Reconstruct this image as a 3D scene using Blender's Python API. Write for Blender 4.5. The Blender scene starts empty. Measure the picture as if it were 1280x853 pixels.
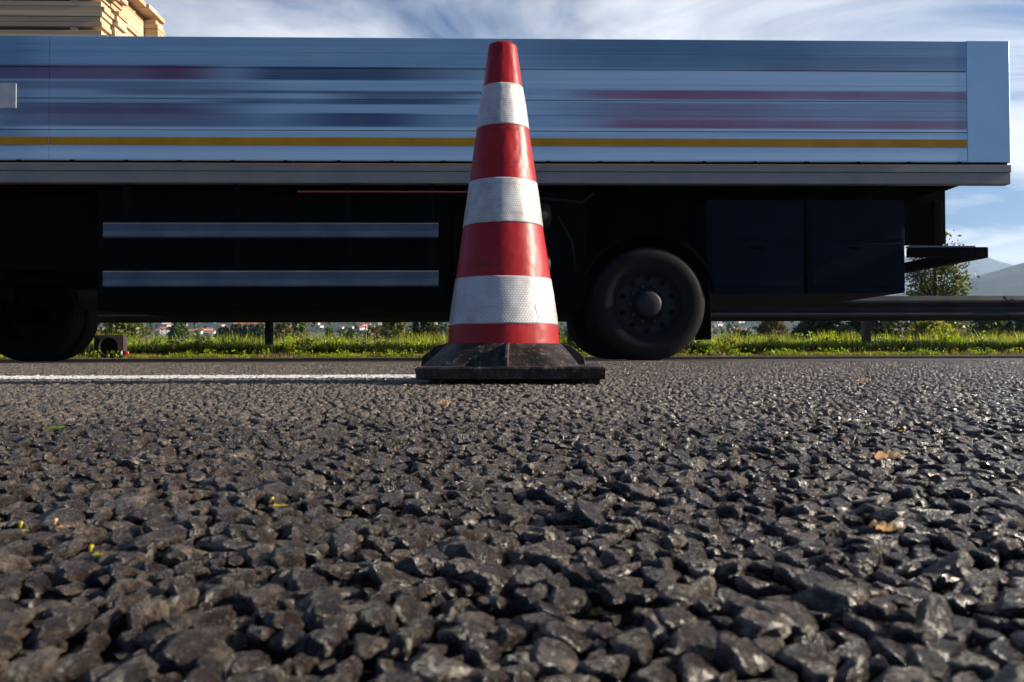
import bpy, math, random
import numpy as np
from math import radians as R, sin, cos, tan, pi
from mathutils import Vector, Matrix, noise as mnoise

rng = np.random.default_rng(7)
random.seed(7)
SC = bpy.context.scene
COL = SC.collection

# ------------------------------------------------------------------ camera, sky, sun, exposure
F = 995.0                 # focal length in photograph pixels (1280 wide)
YH = 440.5                # horizon row at the picture centre
HC = 0.0625               # lens height above the asphalt
cam_d = bpy.data.cameras.new('camera')
cam = bpy.data.objects.new('camera', cam_d)
COL.objects.link(cam)
SC.camera = cam
cam_d.sensor_width = 36.0
cam_d.lens = 36.0 * F / 1280.0
cam_d.clip_start = 0.01
cam_d.clip_end = 30000
PITCH = math.atan((YH - 426.5) / F)
ROLL = 0.0035
cam.matrix_world = Matrix.Translation((0, 0, HC)) @ Matrix.Rotation(pi / 2 + PITCH, 4, 'X') @ Matrix.Rotation(-ROLL, 4, 'Z')
cam_d.dof.use_dof = True
cam_d.dof.focus_distance = 1.7
cam_d.dof.aperture_fstop = 34.0

SUN_EL, SUN_AZ = R(22.0), R(0.3)     # azimuth measured from +X towards +Y
world = bpy.data.worlds.new('World')
SC.world = world
world.use_nodes = True
SC.view_settings.view_transform = 'Standard'
SC.view_settings.look = 'None'
SC.view_settings.gamma = 1.0
SC.view_settings.exposure = 1.18
SKY_STRENGTH = 0.05
SUN_STRENGTH = 5.0

def world_nodes():
    nt = world.node_tree
    nt.nodes.clear()
    N, L = nt.nodes.new, nt.links.new
    out = N('ShaderNodeOutputWorld')
    bg = N('ShaderNodeBackground')
    bg.inputs['Strength'].default_value = SKY_STRENGTH
    sky = N('ShaderNodeTexSky')
    sky.sky_type = 'NISHITA'
    sky.sun_disc = False
    sky.sun_elevation = SUN_EL
    sky.sun_rotation = pi / 2 - SUN_AZ
    sky.air_density = 1.0
    sky.dust_density = 0.6
    sky.ozone_density = 2.5
    tc = N('ShaderNodeTexCoord')
    sep = N('ShaderNodeSeparateXYZ')
    L(tc.outputs['Generated'], sep.inputs[0])
    zz = N('ShaderNodeMath'); zz.operation = 'ADD'; zz.inputs[1].default_value = 0.12
    zm = N('ShaderNodeMath'); zm.operation = 'MAXIMUM'; zm.inputs[1].default_value = 0.0
    L(sep.outputs['Z'], zm.inputs[0]); L(zm.outputs[0], zz.inputs[0])
    dx = N('ShaderNodeMath'); dx.operation = 'DIVIDE'
    dy = N('ShaderNodeMath'); dy.operation = 'DIVIDE'
    L(sep.outputs['X'], dx.inputs[0]); L(zz.outputs[0], dx.inputs[1])
    L(sep.outputs['Y'], dy.inputs[0]); L(zz.outputs[0], dy.inputs[1])
    cb = N('ShaderNodeCombineXYZ')
    L(dx.outputs[0], cb.inputs[0]); L(dy.outputs[0], cb.inputs[1])
    mp = N('ShaderNodeMapping')
    mp.inputs['Rotation'].default_value = (0, 0, R(28))
    mp.inputs['Scale'].default_value = (0.75, 1.7, 1)
    mp.inputs['Location'].default_value = (1.2, 0.3, 0)
    L(cb.outputs[0], mp.inputs[0])
    n1 = N('ShaderNodeTexNoise')
    n1.inputs['Scale'].default_value = 1.0
    n1.inputs['Detail'].default_value = 9
    n1.inputs['Roughness'].default_value = 0.58
    n1.inputs['Distortion'].default_value = 0.9
    L(mp.outputs[0], n1.inputs['Vector'])
    rp = N('ShaderNodeValToRGB')
    rp.color_ramp.elements[0].position = 0.36
    rp.color_ramp.elements[1].position = 0.60
    rp.color_ramp.elements[1].color = (0.92, 0.92, 0.92, 1)
    L(n1.outputs[0], rp.inputs[0])
    # clouds gathered ahead and to the right, thinned out behind to cut fill light
    dirn = N('ShaderNodeVectorMath'); dirn.operation = 'DOT_PRODUCT'
    dirn.inputs[1].default_value = (0.50, 0.80, -0.35)
    L(tc.outputs['Generated'], dirn.inputs[0])
    thick = N('ShaderNodeMapRange')
    thick.inputs['From Min'].default_value = -0.05
    thick.inputs['From Max'].default_value = 0.68
    thick.inputs['To Min'].default_value = 0.0
    thick.inputs['To Max'].default_value = 1.25
    L(dirn.outputs['Value'], thick.inputs[0])
    cf = N('ShaderNodeMath'); cf.operation = 'MULTIPLY'
    L(rp.outputs[0], cf.inputs[0]); L(thick.outputs[0], cf.inputs[1])
    mx = N('ShaderNodeMix'); mx.data_type = 'RGBA'
    cf.use_clamp = True
    blue = N('ShaderNodeMix'); blue.data_type = 'RGBA'; blue.blend_type = 'MULTIPLY'; blue.inputs[0].default_value = 1.0
    blue.inputs[7].default_value = (0.40, 0.58, 0.90, 1)
    L(sky.outputs[0], blue.inputs[6])
    L(cf.outputs[0], mx.inputs[0]); L(blue.outputs[2], mx.inputs[6])
    mx.inputs[7].default_value = (9.6, 9.8, 10.2, 1)
    L(mx.outputs[2], bg.inputs['Color'])
    L(bg.outputs[0], out.inputs['Surface'])
world_nodes()

sun_d = bpy.data.lights.new('sun', 'SUN')
sun = bpy.data.objects.new('sun', sun_d)
COL.objects.link(sun)
sun_d.energy = SUN_STRENGTH
sun_d.angle = R(0.5)
sun_d.color = (1.0, 0.88, 0.71)
sdir = Vector((cos(SUN_EL) * cos(SUN_AZ), cos(SUN_EL) * sin(SUN_AZ), sin(SUN_EL)))
sun.rotation_euler = sdir.to_track_quat('Z', 'Y').to_euler()
sun.location = (30, 0, 20)

# ------------------------------------------------------------------ helpers
def tag(o, label=None, cat=None, group=None, kind=None):
    if label: o['label'] = label
    if cat: o['category'] = cat
    if group: o['group'] = group
    if kind: o['kind'] = kind
    return o

def empty(name, loc=(0, 0, 0), rz=0.0, parent=None):
    o = bpy.data.objects.new(name, None)
    o.empty_display_size = 0.2
    COL.objects.link(o)
    o.location = loc
    o.rotation_euler = (0, 0, rz)
    if parent: o.parent = parent
    return o

class MB:
    """collects shapes and links them as one mesh object"""
    def __init__(self): self.v = []; self.f = []; self.s = []
    def add(self, vs, fs, smooth=False):
        b = len(self.v)
        self.v += [tuple(p) for p in vs]
        self.f += [tuple(b + i for i in f) for f in fs]
        self.s += [smooth] * len(fs)
        return self
    def box(self, x0, x1, y0, y1, z0, z1):
        vs = [(x0,y0,z0),(x1,y0,z0),(x1,y1,z0),(x0,y1,z0),(x0,y0,z1),(x1,y0,z1),(x1,y1,z1),(x0,y1,z1)]
        return self.add(vs, [(0,3,2,1),(4,5,6,7),(0,1,5,4),(1,2,6,5),(2,3,7,6),(3,0,4,7)])
    def lathe(self, prof, n=48, axis='Z', c=(0, 0, 0), cap=True, smooth=True, jig=None):
        vs = []
        for (r, h) in prof:
            for k in range(n):
                a = 2 * pi * k / n
                rr = r + (jig(a, h) if jig else 0)
                p = (rr * cos(a), rr * sin(a), h)
                if axis == 'Y': p = (p[0], p[2], p[1])
                if axis == 'X': p = (p[2], p[0], p[1])
                vs.append((p[0] + c[0], p[1] + c[1], p[2] + c[2]))
        fs = []
        for i in range(len(prof) - 1):
            for k in range(n):
                a, b = i * n + k, i * n + (k + 1) % n
                fs.append((a, b, b + n, a + n))
        self.add(vs, fs, smooth)
        if cap:
            b = len(self.v) - len(vs)
            self.f.append(tuple(b + k for k in range(n))[::-1]); self.s.append(False)
            self.f.append(tuple(b + (len(prof) - 1) * n + k for k in range(n))); self.s.append(False)
        return self
    def tube(self, pts, r, n=8, smooth=True):
        pts = [Vector(p) for p in pts]
        rs = r if isinstance(r, (list, tuple)) else [r] * len(pts)
        vs = []
        for i, p in enumerate(pts):
            t = (pts[min(i + 1, len(pts) - 1)] - pts[max(i - 1, 0)]).normalized()
            u = t.orthogonal().normalized(); w = t.cross(u)
            for k in range(n):
                a = 2 * pi * k / n
                vs.append(p + (u * cos(a) + w * sin(a)) * rs[i])
        fs = []
        for i in range(len(pts) - 1):
            for k in range(n):
                a, b = i * n + k, i * n + (k + 1) % n
                fs.append((a, b, b + n, a + n))
        fs.append(tuple(range(n))[::-1]); fs.append(tuple((len(pts) - 1) * n + k for k in range(n)))
        return self.add(vs, fs, smooth)
    def extrude_x(self, prof, x0, x1, closed=True, smooth=False):
        n = len(prof)
        vs = [(x0, p[0], p[1]) for p in prof] + [(x1, p[0], p[1]) for p in prof]
        fs = [(i, (i + 1) % n, (i + 1) % n + n, i + n) for i in range(n if closed else n - 1)]
        if closed:
            fs += [tuple(range(n))[::-1], tuple(range(n, 2 * n))]
        return self.add(vs, fs, smooth)
    def mesh(self, name, mat):
        me = bpy.data.meshes.new(name)
        me.from_pydata(self.v, [], self.f)
        me.polygons.foreach_set('use_smooth', self.s)
        if mat: me.materials.append(mat)
        me.update()
        return me
    def build(self, name, mat, parent=None, bevel=0.0, seg=2):
        o = bpy.data.objects.new(name, self.mesh(name, mat))
        COL.objects.link(o)
        if parent: o.parent = parent
        if bevel:
            m = o.modifiers.new('bevel', 'BEVEL'); m.width = bevel; m.segments = seg
            m.limit_method = 'ANGLE'; m.angle_limit = R(35)
        return o

def np_mesh(name, verts, faces, mat, smooth=False):
    """faces: (n,3) or (n,4) array"""
    me = bpy.data.meshes.new(name)
    k = faces.shape[1]
    me.vertices.add(len(verts)); me.vertices.foreach_set('co', np.ascontiguousarray(verts, dtype=np.float32).ravel())
    me.loops.add(faces.size); me.loops.foreach_set('vertex_index', faces.astype(np.int32).ravel())
    me.polygons.add(len(faces))
    me.polygons.foreach_set('loop_start', np.arange(0, faces.size, k, dtype=np.int32))
    me.polygons.foreach_set('loop_total', np.full(len(faces), k, dtype=np.int32))
    if smooth: me.polygons.foreach_set('use_smooth', np.ones(len(faces), dtype=bool))
    me.update(calc_edges=True)
    if mat: me.materials.append(mat)
    return me

def link(name, me, parent=None):
    o = bpy.data.objects.new(name, me); COL.objects.link(o)
    if parent: o.parent = parent
    return o

def copy_tree(o, parent=None):
    c = o.copy(); COL.objects.link(c)
    if parent: c.parent = parent
    for ch in list(o.children): copy_tree(ch, c)
    return c

# ------------------------------------------------------------------ materials
class M:
    """small node wrapper"""
    def __init__(self, name):
        self.m = bpy.data.materials.new(name); self.m.use_nodes = True
        self.t = self.m.node_tree; self.t.nodes.clear()
        self.out = self.n('ShaderNodeOutputMaterial')
        self.b = self.n('ShaderNodeBsdfPrincipled')
        self.l(self.b.outputs[0], self.out.inputs[0])
        self.tc = None
    def n(self, k, **kw):
        x = self.t.nodes.new(k)
        for a, v in kw.items(): setattr(x, a, v)
        return x
    def l(self, a, b): self.t.links.new(a, b)
    def setin(self, node, key, v):
        if hasattr(v, 'is_linked') or hasattr(v, 'links'): self.l(v, node.inputs[key])
        else: node.inputs[key].default_value = v
    def obj(self):
        if not self.tc: self.tc = self.n('ShaderNodeTexCoord')
        return self.tc.outputs['Object']
    def map(self, scale=(1, 1, 1), vec=None, rot=(0, 0, 0), loc=(0, 0, 0)):
        mp = self.n('ShaderNodeMapping')
        mp.inputs['Scale'].default_value = scale; mp.inputs['Rotation'].default_value = rot; mp.inputs['Location'].default_value = loc
        self.l(vec or self.obj(), mp.inputs[0]); return mp.outputs[0]
    def noise(self, scale, detail=4, rough=0.5, vec=None, dist=0.0):
        x = self.n('ShaderNodeTexNoise')
        x.inputs['Scale'].default_value = scale; x.inputs['Detail'].default_value = detail
        x.inputs['Roughness'].default_value = rough; x.inputs['Distortion'].default_value = dist
        self.l(vec or self.obj(), x.inputs['Vector']); return x.outputs[0]
    def ramp(self, fac, stops):
        r = self.n('ShaderNodeValToRGB'); e = r.color_ramp.elements
        while len(e) < len(stops): e.new(0.5)
        for i, (p, c) in enumerate(stops):
            e[i].position = p
            e[i].color = (c, c, c, 1) if isinstance(c, (int, float)) else tuple(c) + (1,)
        self.l(fac, r.inputs[0]); return r.outputs[0]
    def mix(self, f, a, b, mode='MIX'):
        x = self.n('ShaderNodeMix', data_type='RGBA', blend_type=mode)
        for i, v in ((0, f), (6, a), (7, b)):
            if isinstance(v, (tuple, list)): x.inputs[i].default_value = tuple(v) + ((1,) if len(v) == 3 else ())
            elif isinstance(v, (int, float)): x.inputs[i].default_value = v
            else: self.l(v, x.inputs[i])
        return x.outputs[2]
    def math(self, op, a, b=None, c=None, clamp=False):
        x = self.n('ShaderNodeMath', operation=op, use_clamp=clamp)
        for i, v in enumerate((a, b, c)):
            if v is None: continue
            if isinstance(v, (int, float)): x.inputs[i].default_value = v
            else: self.l(v, x.inputs[i])
        return x.outputs[0]
    def maprange(self, v, a, b, c, d, smooth=False):
        x = self.n('ShaderNodeMapRange')
        if smooth: x.interpolation_type = 'SMOOTHSTEP'
        for i, q in ((1, a), (2, b), (3, c), (4, d)): x.inputs[i].default_value = q
        self.l(v, x.inputs[0]); return x.outputs[0]
    def bump(self, h, strength=0.3, dist=0.01):
        x = self.n('ShaderNodeBump'); x.inputs['Strength'].default_value = strength; x.inputs['Distance'].default_value = dist
        self.l(h, x.inputs['Height']); self.l(x.outputs[0], self.b.inputs['Normal'])
    def col(self, v):
        if isinstance(v, (tuple, list)): self.b.inputs['Base Color'].default_value = tuple(v) + (1,)
        else: self.l(v, self.b.inputs['Base Color'])
    def rough(self, v):
        if isinstance(v, (int, float)): self.b.inputs['Roughness'].default_value = v
        else: self.l(v, self.b.inputs['Roughness'])
    def p(self, **kw):
        for k, v in kw.items(): self.b.inputs['Specular IOR Level' if k.startswith('Specular') else k.replace('_', ' ')].default_value = v

def worn(name, c1, c2, scale=3.0, rough=(0.4, 0.7), metal=0.0, bump=0.15, bscale=60, bdist=0.002, spec=0.5):
    m = M(name)
    n1 = m.noise(scale, 6, 0.6)
    m.col(m.mix(m.ramp(n1, [(0.35, 0.0), (0.65, 1.0)]), c1, c2))
    m.rough(m.maprange(n1, 0.3, 0.7, rough[0], rough[1]))
    m.p(Metallic=metal, Specular_IOR_Level=spec)
    if bump: m.bump(m.noise(bscale, 5, 0.6), bump, bdist)
    return m.m

def leafy(name, cols, trans=0.35, rough=0.5, tint=(1.25, 1.35, 0.6)):
    """two-sided leaf: colour varies leaf by leaf, some light passes through"""
    m = M(name)
    g = m.n('ShaderNodeNewGeometry')
    c = m.ramp(g.outputs['Random Per Island'], [(i / (len(cols) - 1), k) for i, k in enumerate(cols)])
    m.col(c); m.rough(rough); m.p(**{'Specular_IOR_Level': 0.4})
    tr = m.n('ShaderNodeBsdfTranslucent')
    m.l(m.mix(1.0, c, tint, 'MULTIPLY'), tr.inputs[0])
    mx = m.n('ShaderNodeMixShader'); mx.inputs[0].default_value = trans
    m.l(m.b.outputs[0], mx.inputs[1]); m.l(tr.outputs[0], mx.inputs[2]); m.l(mx.outputs[0], m.out.inputs[0])
    return m.m

MAT = {}
def stone_mat(name, white=False):
    m = M(name)
    oi = m.n('ShaderNodeObjectInfo')
    rnd = oi.outputs['Random']
    off = m.n('ShaderNodeVectorMath', operation='ADD')
    mul = m.n('ShaderNodeVectorMath', operation='SCALE'); mul.inputs[0].default_value = (37, 61, 89); m.l(rnd, mul.inputs['Scale'])
    m.l(m.obj(), off.inputs[0]); m.l(mul.outputs[0], off.inputs[1]); vec = off.outputs[0]
    n1 = m.noise(1.5, 7, 0.68, vec)
    n2 = m.noise(4.2, 6, 0.72, vec)
    if white:
        base = m.mix(m.ramp(n2, [(0.35, 0.0), (0.7, 1.0)]), (0.62, 0.61, 0.58), (0.85, 0.84, 0.81))
    else:
        base = m.ramp(rnd, [(0.0, (0.026, 0.014, 0.010)), (0.2, (0.060, 0.034, 0.025)), (0.4, (0.032, 0.021, 0.016)), (0.6, (0.080, 0.047, 0.034)),
                            (0.75, (0.042, 0.039, 0.030)), (0.88, (0.115, 0.076, 0.055)), (1.0, (0.26, 0.205, 0.155))])
        base = m.mix(m.ramp(n1, [(0.40, 0.0), (0.56, 0.85)]), base, (0.018, 0.012, 0.010))
        base = m.mix(m.ramp(n2, [(0.60, 0.0), (0.70, 0.85)]), base, (0.40, 0.33, 0.26))
        # edges paled for wear and painted glints, hollows darkened for bitumen and painted shade
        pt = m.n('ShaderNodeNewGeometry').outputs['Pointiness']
        worn_glint = m.math('MULTIPLY', m.ramp(pt, [(0.55, 0.0), (0.62, 1.0)]), m.ramp(n2, [(0.40, 0.15), (0.56, 1.0)]))
        base = m.mix(m.math('MULTIPLY', worn_glint, 0.6), base, (0.40, 0.33, 0.26))
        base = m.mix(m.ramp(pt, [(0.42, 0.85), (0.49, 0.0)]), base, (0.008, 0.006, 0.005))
    m.col(base)
    m.rough(m.maprange(n2, 0.3, 0.7, 0.12, 0.36))
    m.p(**{'Specular_IOR_Level': 0.65})
    h = m.math('ADD', m.math('MULTIPLY', n1, 1.0), m.math('MULTIPLY', n2, 0.5))
    m.bump(h, 1.0, 0.0055)
    return m.m
MAT['stone'] = stone_mat('asphalt_stone')
MAT['line_stone'] = stone_mat('painted_stone', True)

def asphalt_mat():
    m = M('asphalt')
    v = m.n('ShaderNodeTexVoronoi'); v.inputs['Scale'].default_value = 95
    m.l(m.obj(), v.inputs['Vector'])
    sepc = m.n('ShaderNodeSeparateColor'); m.l(v.outputs['Color'], sepc.inputs[0])
    base = m.ramp(sepc.outputs[0], [(0.0, (0.025, 0.019, 0.016)), (0.5, (0.075, 0.058, 0.047)), (1.0, (0.26, 0.21, 0.165))])
    edge = m.ramp(v.outputs['Distance'], [(0.35, 0.0), (0.75, 0.85)])
    base = m.mix(edge, base, (0.022, 0.02, 0.019))
    big = m.noise(1.3, 4, 0.6)
    base = m.mix(m.ramp(big, [(0.35, 0.0), (0.7, 0.35)]), base, (0.09, 0.08, 0.073))
    m.col(base); m.rough(0.6)
    hh = m.math('SUBTRACT', m.math('MULTIPLY', sepc.outputs[1], 0.6), v.outputs['Distance'])
    m.bump(hh, 1.0, 0.004)
    return m.m
MAT['asphalt'] = asphalt_mat()
def bitumen():
    m = M('bitumen_bed')
    m.col(m.mix(m.noise(300, 3), (0.003, 0.0025, 0.002), (0.010, 0.008, 0.007))); m.rough(0.9); m.p(Specular_IOR_Level=0.1)
    m.bump(m.noise(500, 3), 0.8, 0.002)
    return m.m
MAT['bitumen'] = bitumen()
def line_paint():
    m = M('line_paint')
    n = m.noise(140, 5, 0.7)
    m.col(m.mix(m.ramp(n, [(0.28, 1.0), (0.40, 0.0)]), (0.80, 0.79, 0.76), (0.12, 0.11, 0.10))); m.rough(0.6)
    m.bump(n, 0.6, 0.0015)
    return m.m
MAT['line'] = line_paint()

# ------------------------------------------------------------------ asphalt aggregate
def make_rock(sub, seed):
    """crushed stone of unit radius: a ball cut by random planes, flattened on top"""
    r = np.random.default_rng(seed)
    import bmesh
    bm = bmesh.new(); bmesh.ops.create_icosphere(bm, subdivisions=sub, radius=1.0)
    P = np.array([v.co[:] for v in bm.verts]); P /= np.linalg.norm(P, axis=1, keepdims=True)
    nrm = r.normal(size=(13, 3)); nrm /= np.linalg.norm(nrm, axis=1, keepdims=True)
    off = r.uniform(0.72, 1.0, 13)
    t = r.normal(size=(1, 3)) * 0.13 + np.array([[0, 0, 1.0]]); t /= np.linalg.norm(t)
    nrm = np.vstack([nrm, t, [[0, 0, -1]]]); off = np.append(off, [r.uniform(0.46, 0.60), 0.8])
    d = P @ nrm.T
    rad = np.where(d > 0.05, off[None, :] / np.maximum(d, 0.05), 9.0)
    k = 14.0
    rad = -np.log(np.exp(-k * rad).sum(1)) / k
    P = P * rad[:, None]
    o = r.uniform(0, 50, 3)
    for i in range(len(P)):
        q = Vector(P[i] * 2.1 + o); q2 = Vector(P[i] * 5.5 + o)
        P[i] *= 1 + 0.13 * mnoise.noise(q) + 0.09 * mnoise.noise(q2) + 0.045 * mnoise.noise(q2 * 2.3)
    P[:, 0] *= r.uniform(1.0, 1.35); P[:, 1] *= r.uniform(0.85, 1.05); P[:, 2] *= r.uniform(0.9, 1.1)
    Fc = np.array([[v.index for v in f.verts] for f in bm.faces]); bm.free()
    return P, Fc

def pack_tile(T, seed):
    """stones of falling size thrown into a square that wraps round"""
    r = random.Random(seed); cell = 0.0135; n = int(T / cell); cell = T / n
    grid = {}; out = []
    def ok(x, y, rad):
        ci, cj = int(x / cell), int(y / cell)
        for a in (-1, 0, 1):
            for b in (-1, 0, 1):
                for (px, py, pr) in grid.get(((ci + a) % n, (cj + b) % n), ()):
                    dx = abs(px - x); dx = min(dx, T - dx); dy = abs(py - y); dy = min(dy, T - dy)
                    if dx * dx + dy * dy < (1.02 * (pr + rad)) ** 2: return False
        return True
    area = T * T
    for rad, tries in ((0.0054, 900), (0.0043, 5000), (0.0035, 16000), (0.0029, 32000), (0.0023, 44000), (0.0018, 34000)):
        for _ in range(int(tries * area / 0.25)):
            x, y, q = r.random() * T, r.random() * T, rad * r.uniform(0.9, 1.12)
            if ok(x, y, q):
                grid.setdefault((int(x / cell) % n, int(y / cell) % n), []).append((x, y, q)); out.append((x, y, q))
    return np.array(out)

ROAD_RZ = math.atan(0.0249)          # the road and all that runs along it recede slightly to the right
D_EDGE = 9.85                         # far edge of the asphalt at x = 0
Y_FAR = 5.2
LINE_X1, LINE_Y0, LINE_Y1 = -0.05, 2.02, 2.30
def road_y(x, y): return y - x * tan(ROAD_RZ) * 0  # lane line follows the frame closely here

asphalt_road = MB().box(-400, 400, -14, 5.3, -0.30, -0.0085).build('asphalt_road', MAT['bitumen'])
tag(asphalt_road, kind='structure')
FALL = 0.035
def road_surface():
    # far and side areas: fine crown of asphalt at stone-top height, outside the individually built stones
    m = MB()
    def quad(a, b, c, d): m.add([(p[0], p[1], -0.001) for p in (a, b, c, d)], [(0, 1, 2, 3)])
    t = tan(ROAD_RZ)
    yf = lambda x: D_EDGE + x * t
    # beyond the middle of the carriageway the surface falls gently to the gutter
    xs = [-180, -60, -20, 0, 20, 60, 400]
    for xa, xb in zip(xs[:-1], xs[1:]):
        m.add([(xa, Y_FAR, -.001), (xb, Y_FAR, -.001), (xb, yf(xb) + .01, -FALL), (xa, yf(xa) + .01, -FALL)], [(0, 1, 2, 3)])
    quad((-400, -14), (-5.2, -14), (-5.2, Y_FAR), (-400, Y_FAR))
    quad((5.2, -14), (400, -14), (400, Y_FAR), (5.2, Y_FAR))
    quad((-5.2, -14), (5.2, -14), (5.2, -1.0), (-5.2, -1.0))
    for sg in (-1, 1):
        for ya, yb in ((-1.0, 0.0), (0.0, Y_FAR)):
            wa, wb = .70 + .74 * max(ya, 0), .70 + .74 * max(yb, 0)
            q = [(sg * wa, ya), (sg * 5.2, ya), (sg * 5.2, yb), (sg * wb, yb)]
            quad(*(q if sg > 0 else q[::-1]))
    return m.build('road_surface', MAT['asphalt'])
tag(road_surface(), kind='structure')

def stones():
    T = 0.5
    tile = pack_tile(T, 3)
    pts = []
    for i in range(-13, 13):
        for j in range(-2, 11):
            x0, y0 = i * T, j * T
            yc = y0 + T
            if min(abs(x0), abs(x0 + T)) > 0.45 + 0.74 * max(yc, 0.0): continue
            p = tile.copy(); 
            k = rng.integers(4)
            for _ in range(k): p[:, [0, 1]] = np.stack([T - p[:, 1], p[:, 0]], 1)
            p[:, 0] += x0; p[:, 1] += y0
            pts.append(p)
    p = np.vstack(pts)
    p = p[p[:, 1] < Y_FAR]
    # keep a clear spot round the lens
    keep = (np.hypot(p[:, 0], p[:, 1]) > 0.03)
    far = p[:, 1] > 2.6
    keep &= ~(far & (p[:, 2] < 0.0026))
    p = p[keep]
    n = len(p)
    z = rng.normal(0, 0.0007, n) - 0.0056
    # low places where a stone sits deep or has been lost
    low = np.array([mnoise.noise(Vector((a * 38, b * 38, 0))) for a, b in p[:, :2]])
    z -= np.clip(low, 0, 1) * 0.008
    rot = np.stack([rng.normal(0, 0.17, n), rng.normal(0, 0.17, n), rng.uniform(0, 6.283, n)], 1)
    var = rng.integers(0, 26, n)
    sc = p[:, 2] * 0.98
    z = z + 0.0056 - 0.50 * sc - (0.0050 - sc) * 0.75 - 0.0004
    white = (p[:, 0] < LINE_X1) & (p[:, 1] > LINE_Y0) & (p[:, 1] < LINE_Y1)
    # nearest stones in view
    yy = np.maximum(p[:, 1], 0.01)
    u = 640 + F * p[:, 0] / yy; v = YH + F * HC / yy
    inview = (p[:, 1] > 0.1) & (u > -20) & (u < 1300) & (v < 865)
    score = np.where(inview, sc / yy, 0)
    near = np.zeros(n, bool); near[np.argsort(-score)[:300]] = True
    hi = []; lo = []
    for s in range(26):
        P, Fc = make_rock(3, 100 + s)
        me = np_mesh('stone', P, Fc, MAT['stone'], True); hi.append(me)
    for i in np.nonzero(near)[0]:
        o = bpy.data.objects.new('stone', hi[var[i]]); COL.objects.link(o); o.parent = asphalt_road
        o.location = (p[i, 0], p[i, 1], z[i]); o.rotation_euler = rot[i]; o.scale = (sc[i],) * 3
    def scatter(name, sel, mat, meshes):
        c = bpy.data.collections.new(name + '_kinds')
        for k, me in enumerate(meshes):
            o = bpy.data.objects.new('stone_kind_%02d' % k, me); c.objects.link(o)
        me = bpy.data.meshes.new(name)
        q = np.column_stack([p[sel, 0], p[sel, 1], z[sel]])
        me.vertices.add(len(q)); me.vertices.foreach_set('co', q.astype(np.float32).ravel())
        for an, ty, key, arr in (('rot', 'FLOAT_VECTOR', 'vector', rot[sel]), ('sc', 'FLOAT', 'value', sc[sel]), ('kind_index', 'INT', 'value', var[sel] % len(meshes))):
            a = me.attributes.new(an, ty, 'POINT'); a.data.foreach_set(key, np.ascontiguousarray(arr, dtype=np.int32 if ty == 'INT' else np.float32).ravel())
        o = link(name, me)
        ng = bpy.data.node_groups.new(name, 'GeometryNodeTree')
        ng.interface.new_socket('Geometry', in_out='INPUT', socket_type='NodeSocketGeometry')
        ng.interface.new_socket('Geometry', in_out='OUTPUT', socket_type='NodeSocketGeometry')
        N, L = ng.nodes.new, ng.links.new
        gi, go = N('NodeGroupInput'), N('NodeGroupOutput')
        iop = N('GeometryNodeInstanceOnPoints'); ci = N('GeometryNodeCollectionInfo')
        ci.inputs[0].default_value = c; ci.inputs['Separate Children'].default_value = True; ci.inputs['Reset Children'].default_value = True
        def attr(nm, ty):
            x = N('GeometryNodeInputNamedAttribute'); x.data_type = ty; x.inputs[0].default_value = nm
            return [s for s in x.outputs if s.enabled and s.name == 'Attribute'][0]
        m2p = N('GeometryNodeMeshToPoints')
        L(gi.outputs[0], m2p.inputs[0]); L(m2p.outputs[0], iop.inputs['Points'])
        L(ci.outputs[0], iop.inputs['Instance']); iop.inputs['Pick Instance'].default_value = True
        L(attr('kind_index', 'INT'), iop.inputs['Instance Index'])
        L(attr('rot', 'FLOAT_VECTOR'), iop.inputs['Rotation'])
        L(attr('sc', 'FLOAT'), iop.inputs['Scale'])
        L(iop.outputs[0], go.inputs[0])
        md = o.modifiers.new('stones', 'NODES'); md.node_group = ng
        return o
    loP = [make_rock(2, 100 + s) for s in range(26)]
    lom = [np_mesh('stone_far', P, Fc, MAT['stone'], True) for P, Fc in loP]
    low_ = [np_mesh('stone_white', P, Fc, MAT['line_stone'], True) for P, Fc in loP[:10]]
    nearish = ~near & ~white & (p[:, 1] < 0.75)
    farish = ~near & ~white & ~nearish
    o = scatter('near_asphalt_stones', nearish, None, hi); tag(o, kind='stuff'); 
    o = scatter('far_asphalt_stones', farish, None, lom); tag(o, kind='stuff')
    o = scatter('painted_line_stones', white, None, low_); tag(o, kind='stuff')
    print('STONES', n, nearish.sum(), farish.sum(), white.sum())
stones()
# paint that filled the gaps between the stones of the edge line, and the line beyond the built stones
ln = MB().add([(-14, LINE_Y0 + .005, -0.0009), (LINE_X1, LINE_Y0 + .005, -0.0009), (LINE_X1, LINE_Y1 - .005, -0.0009), (-14, LINE_Y1 - .005, -0.0009)], [(0, 1, 2, 3)])
lo_ = ln.build('road_line', MAT['line']); tag(lo_, kind='structure')

# ------------------------------------------------------------------ placement from the photograph's geometry
def X(px, D): return (px - 640.0) / F * D
def Z(py, D, px=640.0): return HC + (YH - 0.0035 * (px - 640) - py) / F * D

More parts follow.
